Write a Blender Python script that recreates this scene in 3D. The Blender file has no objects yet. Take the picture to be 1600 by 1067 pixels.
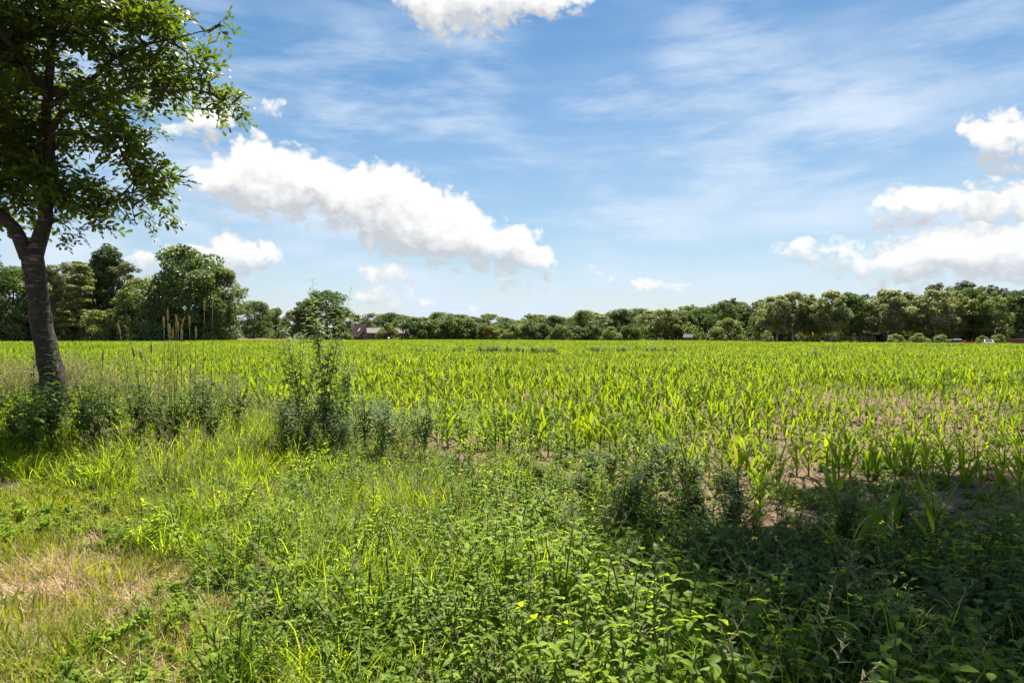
import bpy, math, random
import numpy as np
from mathutils import Vector, Matrix, noise as mnoise

R = math.radians
rng = np.random.default_rng(7)
random.seed(7)
SC = bpy.context.scene
COL = SC.collection

# ------------------------------------------------------------------ camera
CAM_H, FPX, HOR = 1.65, 1067.0, 525.0
cam_d = bpy.data.cameras.new('camera'); cam_d.sensor_width = 36.0; cam_d.lens = 24.0
cam_d.clip_start = 0.05; cam_d.clip_end = 20000
cam = bpy.data.objects.new('camera', cam_d); COL.objects.link(cam)
cam.location = (0, 0, CAM_H)
cam.rotation_euler = (Matrix.Rotation(R(90 - 0.456), 3, 'X') @ Matrix.Rotation(R(0.18), 3, 'Z')).to_euler()
SC.camera = cam
SC.render.engine = 'CYCLES'
SC.cycles.max_bounces = 5
SC.cycles.diffuse_bounces = 3
SC.cycles.glossy_bounces = 2
SC.cycles.transmission_bounces = 4
SC.cycles.adaptive_threshold = 0.025
SC.cycles.transparent_max_bounces = 4
SC.cycles.use_denoising = True
SC.cycles.sample_clamp_indirect = 6.0

# ------------------------------------------------------------------ light and sky
SUN_AZ, SUN_EL = R(14), R(58)            # to the right of the view direction, high
SUN_DIR = Vector((math.sin(SUN_AZ) * math.cos(SUN_EL), math.cos(SUN_AZ) * math.cos(SUN_EL), math.sin(SUN_EL)))
sun_d = bpy.data.lights.new('sun', 'SUN'); sun_d.energy = 5.0; sun_d.angle = R(0.53); sun_d.color = (1.0, 0.93, 0.80)
sun = bpy.data.objects.new('sun', sun_d); COL.objects.link(sun)
sun.rotation_euler = SUN_DIR.to_track_quat('Z', 'Y').to_euler()
sun.location = (30, 30, 60)
SC.view_settings.view_transform = 'Standard'
SC.view_settings.look = 'None'
SC.view_settings.gamma = 1.0
SC.view_settings.use_curve_mapping = False
SC.view_settings.exposure = 1.15
SKY_STR, SKY_SAT, SKY_HUE, SKY_VAL = 0.06, 1.40, 0.492, 0.80

class NT:
    """tiny helper to write node trees"""
    def __init__(self, tree): self.t = tree; self.n = tree.nodes; self.l = tree.links
    def new(self, typ, **kw):
        nd = self.n.new(typ)
        for k, v in kw.items(): setattr(nd, k, v)
        return nd
    def put(self, sock, v):
        if hasattr(v, 'is_output') or isinstance(v, bpy.types.NodeSocket): self.l.new(v, sock)
        elif v is not None: sock.default_value = v
    def math(self, op, a, b=None, c=None, clamp=False):
        nd = self.new('ShaderNodeMath', operation=op, use_clamp=clamp)
        for i, v in enumerate((a, b, c)):
            if v is not None: self.put(nd.inputs[i], v)
        return nd.outputs[0]
    def vec(self, op, a, b=None, c=None):
        nd = self.new('ShaderNodeVectorMath', operation=op)
        for i, v in enumerate((a, b, c)):
            if v is not None: self.put(nd.inputs[i], v)
        return nd.outputs['Value'] if op in ('LENGTH', 'DOT_PRODUCT', 'DISTANCE') else nd.outputs[0]
    def comb(self, x, y, z):
        nd = self.new('ShaderNodeCombineXYZ')
        for i, v in enumerate((x, y, z)): self.put(nd.inputs[i], v)
        return nd.outputs[0]
    def noise(self, vec, scale, detail=4, rough=0.55, dist=0.0, lac=2.0):
        nd = self.new('ShaderNodeTexNoise'); self.put(nd.inputs['Vector'], vec)
        nd.inputs['Scale'].default_value = scale; nd.inputs['Detail'].default_value = detail
        nd.inputs['Roughness'].default_value = rough; nd.inputs['Distortion'].default_value = dist
        nd.inputs['Lacunarity'].default_value = lac
        return nd.outputs[0]
    def smooth(self, v, lo, hi, a=0.0, b=1.0):
        nd = self.new('ShaderNodeMapRange', interpolation_type='SMOOTHSTEP')
        self.put(nd.inputs['Value'], v)
        for k, x in (('From Min', lo), ('From Max', hi), ('To Min', a), ('To Max', b)): self.put(nd.inputs[k], x)
        return nd.outputs[0]
    def mix(self, f, a, b, blend='MIX'):
        nd = self.new('ShaderNodeMix', data_type='RGBA', blend_type=blend)
        self.put(nd.inputs[0], f); self.put(nd.inputs[6], a); self.put(nd.inputs[7], b)
        return nd.outputs[2]

def rgb(r, g, b): return (r, g, b, 1.0)

def px_dir(px, py):
    """azimuth / elevation of a place in the sky"""
    dx, dy = px - 800.0, HOR - py
    return math.atan2(dx, FPX), math.atan2(dy, math.hypot(FPX, dx))

# outlines of the cumulus in view (place along the horizon, top, base), several banks one behind the other
BANKS = [
 [[(292,262,284),(305,246,305),(330,228,328),(345,218,334),(375,210,340),(410,208,344),(440,212,346),(470,224,350),(510,246,356),(540,250,366),(575,250,392),(598,240,405),(625,256,412),
   (660,278,416),(700,294,420),(730,310,428),(770,328,432),(800,338,434),(830,354,434),(855,376,430),(868,396,416)],
  [(1200,384,396),(1235,372,408),(1300,368,422),(1340,370,436),(1400,358,446),(1440,346,454),(1500,332,458),(1560,328,458),(1600,322,458),(1680,320,450),(1718,350,400)]],
 [[(190,396,404),(215,380,420),(250,372,427),(290,378,430),(320,362,430),(350,358,430),(380,370,430),(410,375,426),(430,385,420),(442,400,406)],
  [(532,420,424),(545,408,440),(580,405,447),(620,411,448),(650,428,446),(666,436,441)], [(768,437,439),(785,429,444),(810,429,444),(827,436,439)],
  [(903,431,434),(925,422,438),(950,423,437),(966,430,434)], [(976,448,454),(990,440,460),(1015,431,463),(1050,438,461),(1088,453,458)],
  [(1326,330,340),(1344,314,348),(1362,292,350),(1400,282,350),(1435,268,352),(1468,282,352),(1495,300,348),(1512,282,348),(1545,272,350),(1600,270,352),(1700,290,340)]],
 [[(228,205,210),(255,180,214),(300,162,217),(345,148,215),(372,162,206),(386,175,182)], [(393,159,163),(410,149,172),(430,152,175),(447,166,171)],
  [(545,460,464),(560,446,482),(600,443,481),(650,455,482),(687,474,481)], [(722,474,480),(740,468,490),(760,483,488)],
  [(1478,200,208),(1496,180,232),(1530,178,256),(1560,158,260),(1600,158,254),(1650,170,244),(1715,200,210)]],
 [[(140,-300,-290),(180,-330,-250),(300,-340,-240),(400,-320,-250),(440,-290,-270)],[(612,-30,2),(640,-50,40),(680,-60,62),(720,-60,60),(760,-60,52),(800,-60,46),(850,-55,36),(890,-45,28),(916,-30,2)],[(1180,-200,-190),(1220,-240,-170),(1330,-250,-160),(1420,-210,-180)]]]

def build_world():
    w = bpy.data.worlds.new('World'); SC.world = w; w.use_nodes = True
    g = bpy.data.node_groups.new('cumulus_density', 'ShaderNodeTree')
    g.interface.new_socket('P', in_out='INPUT', socket_type='NodeSocketVector')
    g.interface.new_socket('D', in_out='OUTPUT', socket_type='NodeSocketFloat')
    g.interface.new_socket('Height', in_out='OUTPUT', socket_type='NodeSocketFloat')
    k = NT(g); gi = k.new('NodeGroupInput'); go = k.new('NodeGroupOutput')
    P = gi.outputs[0]
    Q = k.vec('MULTIPLY', P, (1.0, 1.2, 1.0))
    def n2(vec, scale, det, rough):
        nd = k.new('ShaderNodeTexNoise', noise_dimensions='2D'); k.put(nd.inputs['Vector'], vec)
        nd.inputs['Scale'].default_value = scale; nd.inputs['Detail'].default_value = det; nd.inputs['Roughness'].default_value = rough
        return nd.outputs
    wn = n2(Q, 12, 3, .55)
    warp = k.vec('MULTIPLY', k.vec('SUBTRACT', wn[1], (0.5, 0.5, 0.5)), (0.045, 0.040, 0.0))
    PW = k.vec('ADD', P, warp)
    sx = k.new('ShaderNodeSeparateXYZ'); k.put(sx.inputs[0], PW)
    # the banks go on all round: the azimuth is folded every quarter turn
    h = math.pi / 4
    u = k.math('DIVIDE', k.math('PINGPONG', k.math('ADD', sx.outputs[0], h), 2 * h), 2 * h)
    el = sx.outputs[1]
    def curve(pts):
        nd = k.new('ShaderNodeFloatCurve'); cu = nd.mapping.curves[0]; nd.mapping.use_clip = False
        pts = sorted(pts)
        cu.points[0].location = (0, pts[0][1]); cu.points[1].location = (1, pts[-1][1])
        for x, y in pts:
            if .001 < x < .999: cu.points.new(x, y)
        for p in cu.points: p.handle_type = 'VECTOR'
        nd.mapping.update(); k.put(nd.inputs['Value'], u)
        return nd.outputs[0]
    base = None
    for bank in BANKS:
        tp_, bt_ = [], []
        for seg in bank:
            rows = [(px, t, b) for px, t, b in seg]
            (p0, t0, b0), (p1, t1, b1) = rows[0], rows[-1]; m0, m1 = (t0 + b0) / 2, (t1 + b1) / 2
            rows = [(p0 - 9, m0 + 45, m0 - 45)] + rows + [(p1 + 9, m1 + 45, m1 - 45)]
            for px, t, b in rows:
                az, et = px_dir(px, t); eb = px_dir(px, b)[1]
                tp_.append(((az + h) / (2 * h), (et + .1) / .8)); bt_.append(((az + h) / (2 * h), (eb + .1) / .8))
        tt = k.math('MULTIPLY_ADD', curve(tp_), .8, -.1); bb = k.math('MULTIPLY_ADD', curve(bt_), .8, -.1)
        f = k.math('MINIMUM', k.math('MULTIPLY', k.math('SUBTRACT', tt, el), 34.0), k.math('MULTIPLY_ADD', k.math('SUBTRACT', el, bb), 20.0, .18))
        hh = k.math('DIVIDE', k.math('SUBTRACT', el, bb), k.math('MAXIMUM', k.math('SUBTRACT', tt, bb), .012), clamp=True)
        if base is None: base, hgt = f, hh
        else:
            sw = k.math('GREATER_THAN', f, base); hgt = k.math('ADD', k.math('MULTIPLY', sw, hh), k.math('MULTIPLY', k.math('SUBTRACT', 1.0, sw), hgt))
            base = k.math('MAXIMUM', base, f)
    base = k.math('MINIMUM', base, 1.15)
    vo = k.new('ShaderNodeTexVoronoi', feature='F1', voronoi_dimensions='2D'); k.put(vo.inputs['Vector'], k.vec('ADD', Q, warp))
    vo.inputs['Scale'].default_value = 30; vo.inputs['Detail'].default_value = 2.0; vo.inputs['Roughness'].default_value = 0.55
    bil = k.math('SUBTRACT', 0.42, vo.outputs['Distance'])
    nz = k.math('SUBTRACT', n2(Q, 42, 7, .62)[0], 0.5)
    d = k.math('ADD', k.math('MULTIPLY_ADD', bil, 0.72, base), k.math('MULTIPLY', nz, .85))
    k.l.new(d, go.inputs[0]); k.l.new(hgt, go.inputs[1])

    k = NT(w.node_tree); k.n.clear()
    tc = k.new('ShaderNodeTexCoord'); dirv = tc.outputs['Generated']
    s = k.new('ShaderNodeSeparateXYZ'); k.put(s.inputs[0], dirv)
    az = k.math('ARCTAN2', s.outputs[0], s.outputs[1]); el = k.math('ARCSINE', s.outputs[2])
    P = k.comb(az, el, 0.0)
    sky = k.new('ShaderNodeTexSky', sky_type='NISHITA'); sky.sun_disc = False
    sky.sun_elevation = SUN_EL; sky.sun_rotation = SUN_AZ; sky.air_density = 1.0; sky.dust_density = 0.6; sky.ozone_density = 2.0
    hsv = k.new('ShaderNodeHueSaturation'); hsv.inputs['Saturation'].default_value = SKY_SAT; hsv.inputs['Hue'].default_value = SKY_HUE; hsv.inputs['Value'].default_value = SKY_VAL
    k.put(hsv.inputs['Color'], sky.outputs[0])
    col = hsv.outputs[0]
    def n2(vec, scale, det, rough, dist=0.0):
        nd = k.new('ShaderNodeTexNoise', noise_dimensions='2D'); k.put(nd.inputs['Vector'], vec)
        nd.inputs['Scale'].default_value = scale; nd.inputs['Detail'].default_value = det; nd.inputs['Roughness'].default_value = rough; nd.inputs['Distortion'].default_value = dist
        return nd.outputs[0]
    # thin high cirrus drawn out in streaks
    def streaks(ang, sc, scale, dist):
        mp = k.new('ShaderNodeMapping'); mp.inputs['Rotation'].default_value = (0, 0, R(ang)); mp.inputs['Scale'].default_value = sc
        k.put(mp.inputs['Vector'], P); return n2(mp.outputs[0], scale, 6, .6, dist)
    c1 = streaks(-16, (1.1, 5.0, 1), 2.6, .15); c2 = streaks(24, (1.1, 4.6, 1), 2.4, .2)
    big = n2(P, 2.6, 2, .5)
    veil = k.math('MULTIPLY', k.smooth(c1, .36, .74), k.smooth(big, .38, .62, .2, 1.0))
    veil = k.math('MAXIMUM', veil, k.math('MULTIPLY', k.smooth(c2, .48, .80), .8))
    low = k.math('MULTIPLY', k.smooth(el, .50, .0, 0.0, .72), k.smooth(az, -.9, .6, .7, 1.0))
    veil = k.math('ADD', k.math('MULTIPLY', veil, .68), k.math('MULTIPLY', low, k.smooth(c1, .2, .7, .6, 1.0)), clamp=True)
    CW = 1.0 / SKY_STR
    col = k.mix(veil, col, rgb(.33 * CW, .385 * CW, .455 * CW))
    ga = k.new('ShaderNodeGroup'); ga.node_tree = g; k.put(ga.inputs[0], P)
    gb = k.new('ShaderNodeGroup'); gb.node_tree = g; k.put(gb.inputs[0], k.vec('ADD', P, (0.006, 0.030, 0.0)))
    alpha = k.smooth(ga.outputs[0], -.20, .36)
    rel = k.math('SUBTRACT', ga.outputs[0], gb.outputs[0])
    lit = k.math('ADD', k.math('MULTIPLY_ADD', rel, .62, .16), k.smooth(ga.outputs[1], .0, .62, 0.0, .60), clamp=True)
    cc = k.mix(lit, rgb(.275 * CW, .288 * CW, .305 * CW), rgb(.47 * CW, .467 * CW, .46 * CW))
    # distant clouds sink into the pale air above the horizon
    far = k.smooth(el, 0.0, 0.20, .72, 1.0)
    col = k.mix(k.math('MULTIPLY', alpha, far), col, cc)
    bg = k.new('ShaderNodeBackground'); bg.inputs['Strength'].default_value = SKY_STR
    k.put(bg.inputs['Color'], col)
    out = k.new('ShaderNodeOutputWorld'); k.l.new(bg.outputs[0], out.inputs[0])
    w.cycles.sampling_method = 'MANUAL'; w.cycles.sample_map_resolution = 512
build_world()

# ------------------------------------------------------------------ materials
def new_mat(name):
    m = bpy.data.materials.new(name); m.use_nodes = True
    k = NT(m.node_tree); k.n.clear()
    return m, k, k.new('ShaderNodeOutputMaterial')

def leaf_mat(name, ca, cb, trans=0.4, tcol=None, rough=0.45, spec=0.35, rnd=0.35, dry=None, dry_amt=0.0):
    """ca..cb: range of leaf colours (tint attribute + one random value per plant)"""
    m, k, out = new_mat(name)
    at = k.new('ShaderNodeAttribute', attribute_name='tint')
    oi = k.new('ShaderNodeObjectInfo')
    f = k.math('ADD', at.outputs['Fac'], k.math('MULTIPLY', k.math('SUBTRACT', oi.outputs['Random'], 0.5), rnd), clamp=True)
    col = k.mix(f, rgb(*ca), rgb(*cb))
    if dry is not None:
        geo = k.new('ShaderNodeNewGeometry')
        d = k.noise(geo.outputs['Position'], 1.3, 3, 0.6)
        col = k.mix(k.math('MULTIPLY', k.smooth(d, 0.5, 0.75), dry_amt), col, rgb(*dry))
    pr = k.new('ShaderNodeBsdfPrincipled'); k.put(pr.inputs['Base Color'], col)
    pr.inputs['Roughness'].default_value = rough; pr.inputs['Specular IOR Level'].default_value = spec
    tr = k.new('ShaderNodeBsdfTranslucent')
    if tcol is None: tcol = (1.9, 1.75, 0.75)
    tm = k.mix(1.0, col, rgb(*tcol), 'MULTIPLY')
    k.put(tr.inputs['Color'], tm)
    mx = k.new('ShaderNodeMixShader'); mx.inputs[0].default_value = trans
    k.l.new(pr.outputs[0], mx.inputs[1]); k.l.new(tr.outputs[0], mx.inputs[2]); k.l.new(mx.outputs[0], out.inputs[0])
    return m

def plain_mat(name, ca, cb, scale=6.0, rough=0.8, spec=0.3, bump=0.0, bscale=30.0, stretch=(1, 1, 1), metal=0.0):
    m, k, out = new_mat(name)
    tc = k.new('ShaderNodeTexCoord')
    v = k.vec('MULTIPLY', tc.outputs['Object'], stretch)
    n = k.noise(v, scale, 5, 0.6)
    pr = k.new('ShaderNodeBsdfPrincipled')
    k.put(pr.inputs['Base Color'], k.mix(k.smooth(n, 0.3, 0.7), rgb(*ca), rgb(*cb)))
    pr.inputs['Roughness'].default_value = rough; pr.inputs['Specular IOR Level'].default_value = spec; pr.inputs['Metallic'].default_value = metal
    if bump:
        b = k.new('ShaderNodeBump'); b.inputs['Strength'].default_value = bump; b.inputs['Distance'].default_value = 0.02
        k.put(b.inputs['Height'], k.noise(v, bscale, 6, 0.6)); k.l.new(b.outputs[0], pr.inputs['Normal'])
    k.l.new(pr.outputs[0], out.inputs[0])
    return m

M = {}
M['corn'] = leaf_mat('maize_leaf', (0.05, 0.125, 0.008), (0.215, 0.295, 0.015), 0.52, (2.1, 1.85, 0.5), 0.5, 0.2, 0.65)
M['corn_stalk'] = leaf_mat('maize_stalk', (0.07, 0.14, 0.02), (0.13, 0.19, 0.04), 0.15)
M['grass'] = leaf_mat('grass_blade', (0.075, 0.16, 0.012), (0.36, 0.43, 0.03), 0.55, (2.0, 1.9, 0.6), 0.5, 0.22, 0.5)
M['mown'] = leaf_mat('mown_grass', (0.12, 0.18, 0.02), (0.32, 0.34, 0.05), 0.4, (1.9, 1.7, 0.6), 0.5, 0.3, 0.6)
M['straw'] = leaf_mat('dry_straw', (0.32, 0.21, 0.12), (0.66, 0.5, 0.33), 0.25, (1.1, 1.0, 0.8), 0.6, 0.25, 0.5)
M['seed'] = leaf_mat('grass_seed_head', (0.18, 0.16, 0.08), (0.33, 0.3, 0.17), 0.35, (1.2, 1.1, 0.8), 0.7, 0.1, 0.5)
M['ear'] = leaf_mat('rye_ear', (0.30, 0.22, 0.09), (0.42, 0.34, 0.14), 0.3, (1.2, 1.1, 0.7), 0.6, 0.2, 0.3)
M['weed'] = leaf_mat('weed_leaf', (0.07, 0.16, 0.016), (0.33, 0.43, 0.04), 0.55, (1.9, 1.9, 0.6), 0.55, 0.22, 0.45)
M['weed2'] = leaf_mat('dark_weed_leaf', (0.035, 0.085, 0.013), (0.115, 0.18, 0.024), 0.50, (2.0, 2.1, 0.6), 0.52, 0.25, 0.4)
M['mug'] = leaf_mat('mugwort_leaf', (0.075, 0.135, 0.04), (0.19, 0.25, 0.10), 0.38, (1.7, 1.8, 0.7), 0.6, 0.2, 0.4)
M['stem'] = plain_mat('plant_stem', (0.07, 0.10, 0.03), (0.13, 0.13, 0.05), 9, 0.6)
M['stem_red'] = plain_mat('reddish_stem', (0.07, 0.05, 0.03), (0.11, 0.09, 0.04), 9, 0.6)
M['yellow'] = leaf_mat('yellow_petals', (0.8, 0.6, 0.015), (0.85, 0.7, 0.03), 0.3, (1, 1, .6), 0.5, 0.2, 0.2)
M['oak'] = leaf_mat('oak_leaf', (0.03, 0.064, 0.012), (0.115, 0.165, 0.022), 0.48, (2.2, 2.0, 0.45), 0.42, 0.4, 0.35)
M['tree_a'] = leaf_mat('broadleaf_foliage', (0.055, 0.105, 0.04), (0.17, 0.22, 0.075), 0.42, (1.6, 1.6, 0.6), 0.5, 0.35, 0.35)
M['tree_b'] = leaf_mat('birch_foliage', (0.125, 0.155, 0.085), (0.34, 0.36, 0.22), 0.45, (1.5, 1.5, 0.6), 0.5, 0.35, 0.3)
M['tree_c'] = leaf_mat('pale_foliage', (0.1, 0.14, 0.048), (0.27, 0.3, 0.115), 0.42, (1.6, 1.6, 0.6), 0.5, 0.35, 0.35)
M['tree_d'] = leaf_mat('pine_needles', (0.08, 0.115, 0.06), (0.19, 0.22, 0.12), 0.30, (1.4, 1.4, 0.7), 0.55, 0.3, 0.3)
M['tree_y'] = leaf_mat('yellowing_foliage', (0.16, 0.15, 0.03), (0.34, 0.27, 0.05), 0.3, (1.5, 1.4, 0.6), 0.5, 0.3, 0.2)
M['bark_far'] = plain_mat('tree_bark', (0.05, 0.042, 0.034), (0.11, 0.095, 0.075), 3, 0.9)
M['bark_birch'] = plain_mat('birch_bark', (0.16, 0.15, 0.13), (0.50, 0.48, 0.44), 3, 0.8, stretch=(1, 1, 0.4))

def bark_mat():
    m, k, out = new_mat('banded_bark')
    tc = k.new('ShaderNodeTexCoord'); o = tc.outputs['Object']
    a = k.noise(k.vec('MULTIPLY', o, (1, 1, 5)), 5.0, 5, 0.6, 0.3)
    b = k.noise(k.vec('MULTIPLY', o, (6, 6, 1.2)), 5.0, 5, 0.6)
    c = k.noise(o, 2.0, 3, 0.5)
    col = k.mix(k.smooth(b, 0.3, 0.7), rgb(0.020, 0.014, 0.010), rgb(0.052, 0.037, 0.026))
    col = k.mix(k.math('MULTIPLY', k.smooth(a, 0.57, 0.63), k.smooth(c, 0.35, 0.6)), col, rgb(0.17, 0.13, 0.10))
    pr = k.new('ShaderNodeBsdfPrincipled'); k.put(pr.inputs['Base Color'], col); pr.inputs['Roughness'].default_value = 0.85
    bp = k.new('ShaderNodeBump'); bp.inputs['Strength'].default_value = 0.9; bp.inputs['Distance'].default_value = 0.03
    k.put(bp.inputs['Height'], k.math('ADD', b, k.math('MULTIPLY', a, 0.6))); k.l.new(bp.outputs[0], pr.inputs['Normal'])
    k.l.new(pr.outputs[0], out.inputs[0]); return m
M['bark'] = bark_mat()

def soil_mat():
    m, k, out = new_mat('dry_sandy_soil')
    geo = k.new('ShaderNodeNewGeometry'); p = geo.outputs['Position']
    a = k.noise(p, 1.1, 4, 0.6); b = k.noise(p, 14, 6, 0.65); c = k.noise(p, 70, 3, 0.6)
    col = k.mix(k.smooth(b, 0.3, 0.7), rgb(0.11, 0.068, 0.044), rgb(0.25, 0.168, 0.115))
    col = k.mix(k.smooth(a, 0.4, 0.7), col, rgb(0.20, 0.135, 0.09))
    col = k.mix(k.math('MULTIPLY', k.smooth(c, 0.55, 0.7), 0.6), col, rgb(0.34, 0.25, 0.175))
    pr = k.new('ShaderNodeBsdfPrincipled'); k.put(pr.inputs['Base Color'], col); pr.inputs['Roughness'].default_value = 0.95
    pr.inputs['Specular IOR Level'].default_value = 0.1
    bp = k.new('ShaderNodeBump'); bp.inputs['Strength'].default_value = 0.8; bp.inputs['Distance'].default_value = 0.03
    k.put(bp.inputs['Height'], k.math('ADD', b, k.math('MULTIPLY', c, 0.4))); k.l.new(bp.outputs[0], pr.inputs['Normal'])
    k.l.new(pr.outputs[0], out.inputs[0]); return m
M['soil'] = soil_mat()

def verge_mat(name, ca, cb, cc):
    m, k, out = new_mat(name)
    geo = k.new('ShaderNodeNewGeometry'); p = geo.outputs['Position']
    a = k.noise(p, 2.2, 5, 0.6); b = k.noise(p, 26, 6, 0.65)
    st = k.noise(k.vec('MULTIPLY', p, (1.0, 0.35, 1)), 60, 4, 0.7, 1.5)
    col = k.mix(k.smooth(a, 0.35, 0.65), rgb(*ca), rgb(*cb))
    col = k.mix(k.smooth(st, 0.48, 0.68), col, rgb(*cc))
    pr = k.new('ShaderNodeBsdfPrincipled'); k.put(pr.inputs['Base Color'], col); pr.inputs['Roughness'].default_value = 0.95
    pr.inputs['Specular IOR Level'].default_value = 0.1
    bp = k.new('ShaderNodeBump'); bp.inputs['Strength'].default_value = 0.7; bp.inputs['Distance'].default_value = 0.02
    k.put(bp.inputs['Height'], k.math('ADD', b, st)); k.l.new(bp.outputs[0], pr.inputs['Normal'])
    k.l.new(pr.outputs[0], out.inputs[0]); return m
M['verge'] = verge_mat('verge_litter', (0.055, 0.060, 0.022), (0.10, 0.085, 0.045), (0.20, 0.155, 0.085))
M['mown_ground'] = verge_mat('mown_thatch', (0.24, 0.155, 0.095), (0.37, 0.25, 0.165), (0.48, 0.35, 0.235))
M['ground'] = verge_mat('meadow_ground', (0.07, 0.10, 0.03), (0.10, 0.12, 0.04), (0.15, 0.15, 0.06))
M['bank'] = verge_mat('dry_bank', (0.15, 0.105, 0.06), (0.24, 0.14, 0.07), (0.22, 0.17, 0.10))

# ------------------------------------------------------------------ mesh helpers
class MB:
    """collects vertices, faces, a per-vertex tint and a material index"""
    def __init__(self): self.v = []; self.f = []; self.t = []; self.m = []
    def strip(self, pts, wid, side, tint=0.5, mat=0, fold=0.0, mid=0.0):
        """a leaf: three vertices per station (left, rib, right)"""
        b = len(self.v); n = len(pts)
        for i in range(n):
            p = Vector(pts[i]); s = Vector(side[i]) if isinstance(side, list) else Vector(side)
            tan = (Vector(pts[min(i + 1, n - 1)]) - Vector(pts[max(i - 1, 0)]))
            up = s.cross(tan); up = up.normalized() if up.length > 1e-9 else Vector((0, 0, 1))
            w = wid[i] * 0.5
            self.v += [tuple(p - s * w + up * (w * fold)), tuple(p), tuple(p + s * w + up * (w * fold))]
            self.t += [tint, tint + mid, tint]
        for i in range(n - 1):
            a = b + 3 * i
            self.f += [(a, a + 1, a + 4, a + 3), (a + 1, a + 2, a + 5, a + 4)]; self.m += [mat, mat]
    def blade(self, p, d, length, width, bend, segs=3, tint=0.5, mat=0, side=None):
        """a grass blade: flat tapering strip that bows over"""
        b = len(self.v); p = Vector(p); d = Vector(d).normalized()
        hz = Vector((d.x, d.y, 0)); hz = hz.normalized() if hz.length > 1e-4 else Vector((1, 0, 0))
        s = side or Vector((-hz.y, hz.x, 0))
        step = length / segs
        for i in range(segs):
            w = width * 0.5 * (1 - (i / segs) ** 1.6)
            self.v += [tuple(p - s * w), tuple(p + s * w)]; self.t += [tint, tint]
            p = p + d * step
            d = (d + hz * bend * (i + 1) / segs - Vector((0, 0, bend * 0.75 * (i + 1) / segs))).normalized()
        self.v.append(tuple(p)); self.t.append(tint + 0.15)
        for i in range(segs - 1):
            a = b + 2 * i; self.f.append((a, a + 1, a + 3, a + 2)); self.m.append(mat)
        a = b + 2 * (segs - 1); self.f.append((a, a + 1, a + 2)); self.m.append(mat)
    def tube(self, pts, rad, sides=6, mat=0, tint=0.5, cap=True):
        b = len(self.v); n = len(pts)
        prev = Vector((1, 0, 0))
        for i in range(n):
            p = Vector(pts[i]); tan = (Vector(pts[min(i + 1, n - 1)]) - Vector(pts[max(i - 1, 0)])).normalized()
            x = prev - tan * prev.dot(tan)
            if x.length < 1e-3: x = Vector((0, 1, 0)) - tan * tan.y
            x.normalize(); prev = x; y = tan.cross(x)
            for j in range(sides):
                a = 2 * math.pi * j / sides
                self.v.append(tuple(p + (x * math.cos(a) + y * math.sin(a)) * rad[i])); self.t.append(tint)
        for i in range(n - 1):
            for j in range(sides):
                a = b + i * sides + j; c = b + i * sides + (j + 1) % sides
                self.f.append((a, c, c + sides, a + sides)); self.m.append(mat)
        if cap: self.f.append(tuple(b + (n - 1) * sides + j for j in range(sides))); self.m.append(mat)
    def box(self, lo, hi, mat=0, tint=0.5, taper=(0, 0)):
        b = len(self.v); (x0, y0, z0), (x1, y1, z1) = lo, hi; tx, ty = taper
        self.v += [(x0, y0, z0), (x1, y0, z0), (x1, y1, z0), (x0, y1, z0), (x0 + tx, y0 + ty, z1), (x1 - tx, y0 + ty, z1), (x1 - tx, y1 - ty, z1), (x0 + tx, y1 - ty, z1)]
        self.t += [tint] * 8
        self.f += [tuple(b + i for i in q) for q in ((3, 2, 1, 0), (4, 5, 6, 7), (0, 1, 5, 4), (1, 2, 6, 5), (2, 3, 7, 6), (3, 0, 4, 7))]; self.m += [mat] * 6
    def poly(self, verts, faces, mat=0, tint=0.5):
        b = len(self.v); self.v += [tuple(v) for v in verts]; self.t += [tint] * len(verts)
        self.f += [tuple(b + i for i in q) for q in faces]; self.m += [mat] * len(faces)
    def mesh(self, name, mats, smooth=True):
        me = bpy.data.meshes.new(name); me.from_pydata(self.v, [], self.f)
        for mm in mats: me.materials.append(mm)
        me.polygons.foreach_set('material_index', self.m)
        me.polygons.foreach_set('use_smooth', [smooth] * len(self.f))
        a = me.attributes.new('tint', 'FLOAT', 'POINT'); a.data.foreach_set('value', np.array(self.t, dtype=np.float32))
        me.update(); return me

def np_mesh(name, verts, quads, tint, mats, midx=None, smooth=False):
    """mesh from numpy arrays (all quads)"""
    me = bpy.data.meshes.new(name); nv, nf = len(verts), len(quads)
    me.vertices.add(nv); me.vertices.foreach_set('co', verts.astype(np.float32).ravel())
    me.loops.add(nf * 4); me.loops.foreach_set('vertex_index', quads.astype(np.int32).ravel())
    me.polygons.add(nf); me.polygons.foreach_set('loop_start', np.arange(0, nf * 4, 4, dtype=np.int32))
    if midx is not None: me.polygons.foreach_set('material_index', midx.astype(np.int32))
    me.polygons.foreach_set('use_smooth', np.full(nf, smooth))
    for mm in mats: me.materials.append(mm)
    a = me.attributes.new('tint', 'FLOAT', 'POINT'); a.data.foreach_set('value', tint.astype(np.float32))
    me.update(calc_edges=True); return me

def link(name, me, parent=None, loc=None, rot=None, scl=None):
    o = bpy.data.objects.new(name, me); COL.objects.link(o)
    if parent is not None: o.parent = parent
    if loc is not None: o.location = loc
    if rot is not None: o.rotation_euler = rot
    if scl is not None: o.scale = scl
    return o

def tag(o, label, cat, group=None, kind=None):
    if label: o['label'] = label
    if cat: o['category'] = cat
    if group: o['group'] = group
    if kind: o['kind'] = kind
    return o

def thing(name, label, cat, loc=(0, 0, 0), rz=0.0, group=None, scl=None):
    o = link(name, None, None, loc, (0, 0, rz), scl); o.empty_display_size = 0.2
    return tag(o, label, cat, group)

def source(name, me): return bpy.data.objects.new(name, me)    # template for scattering, never in the scene itself

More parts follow.
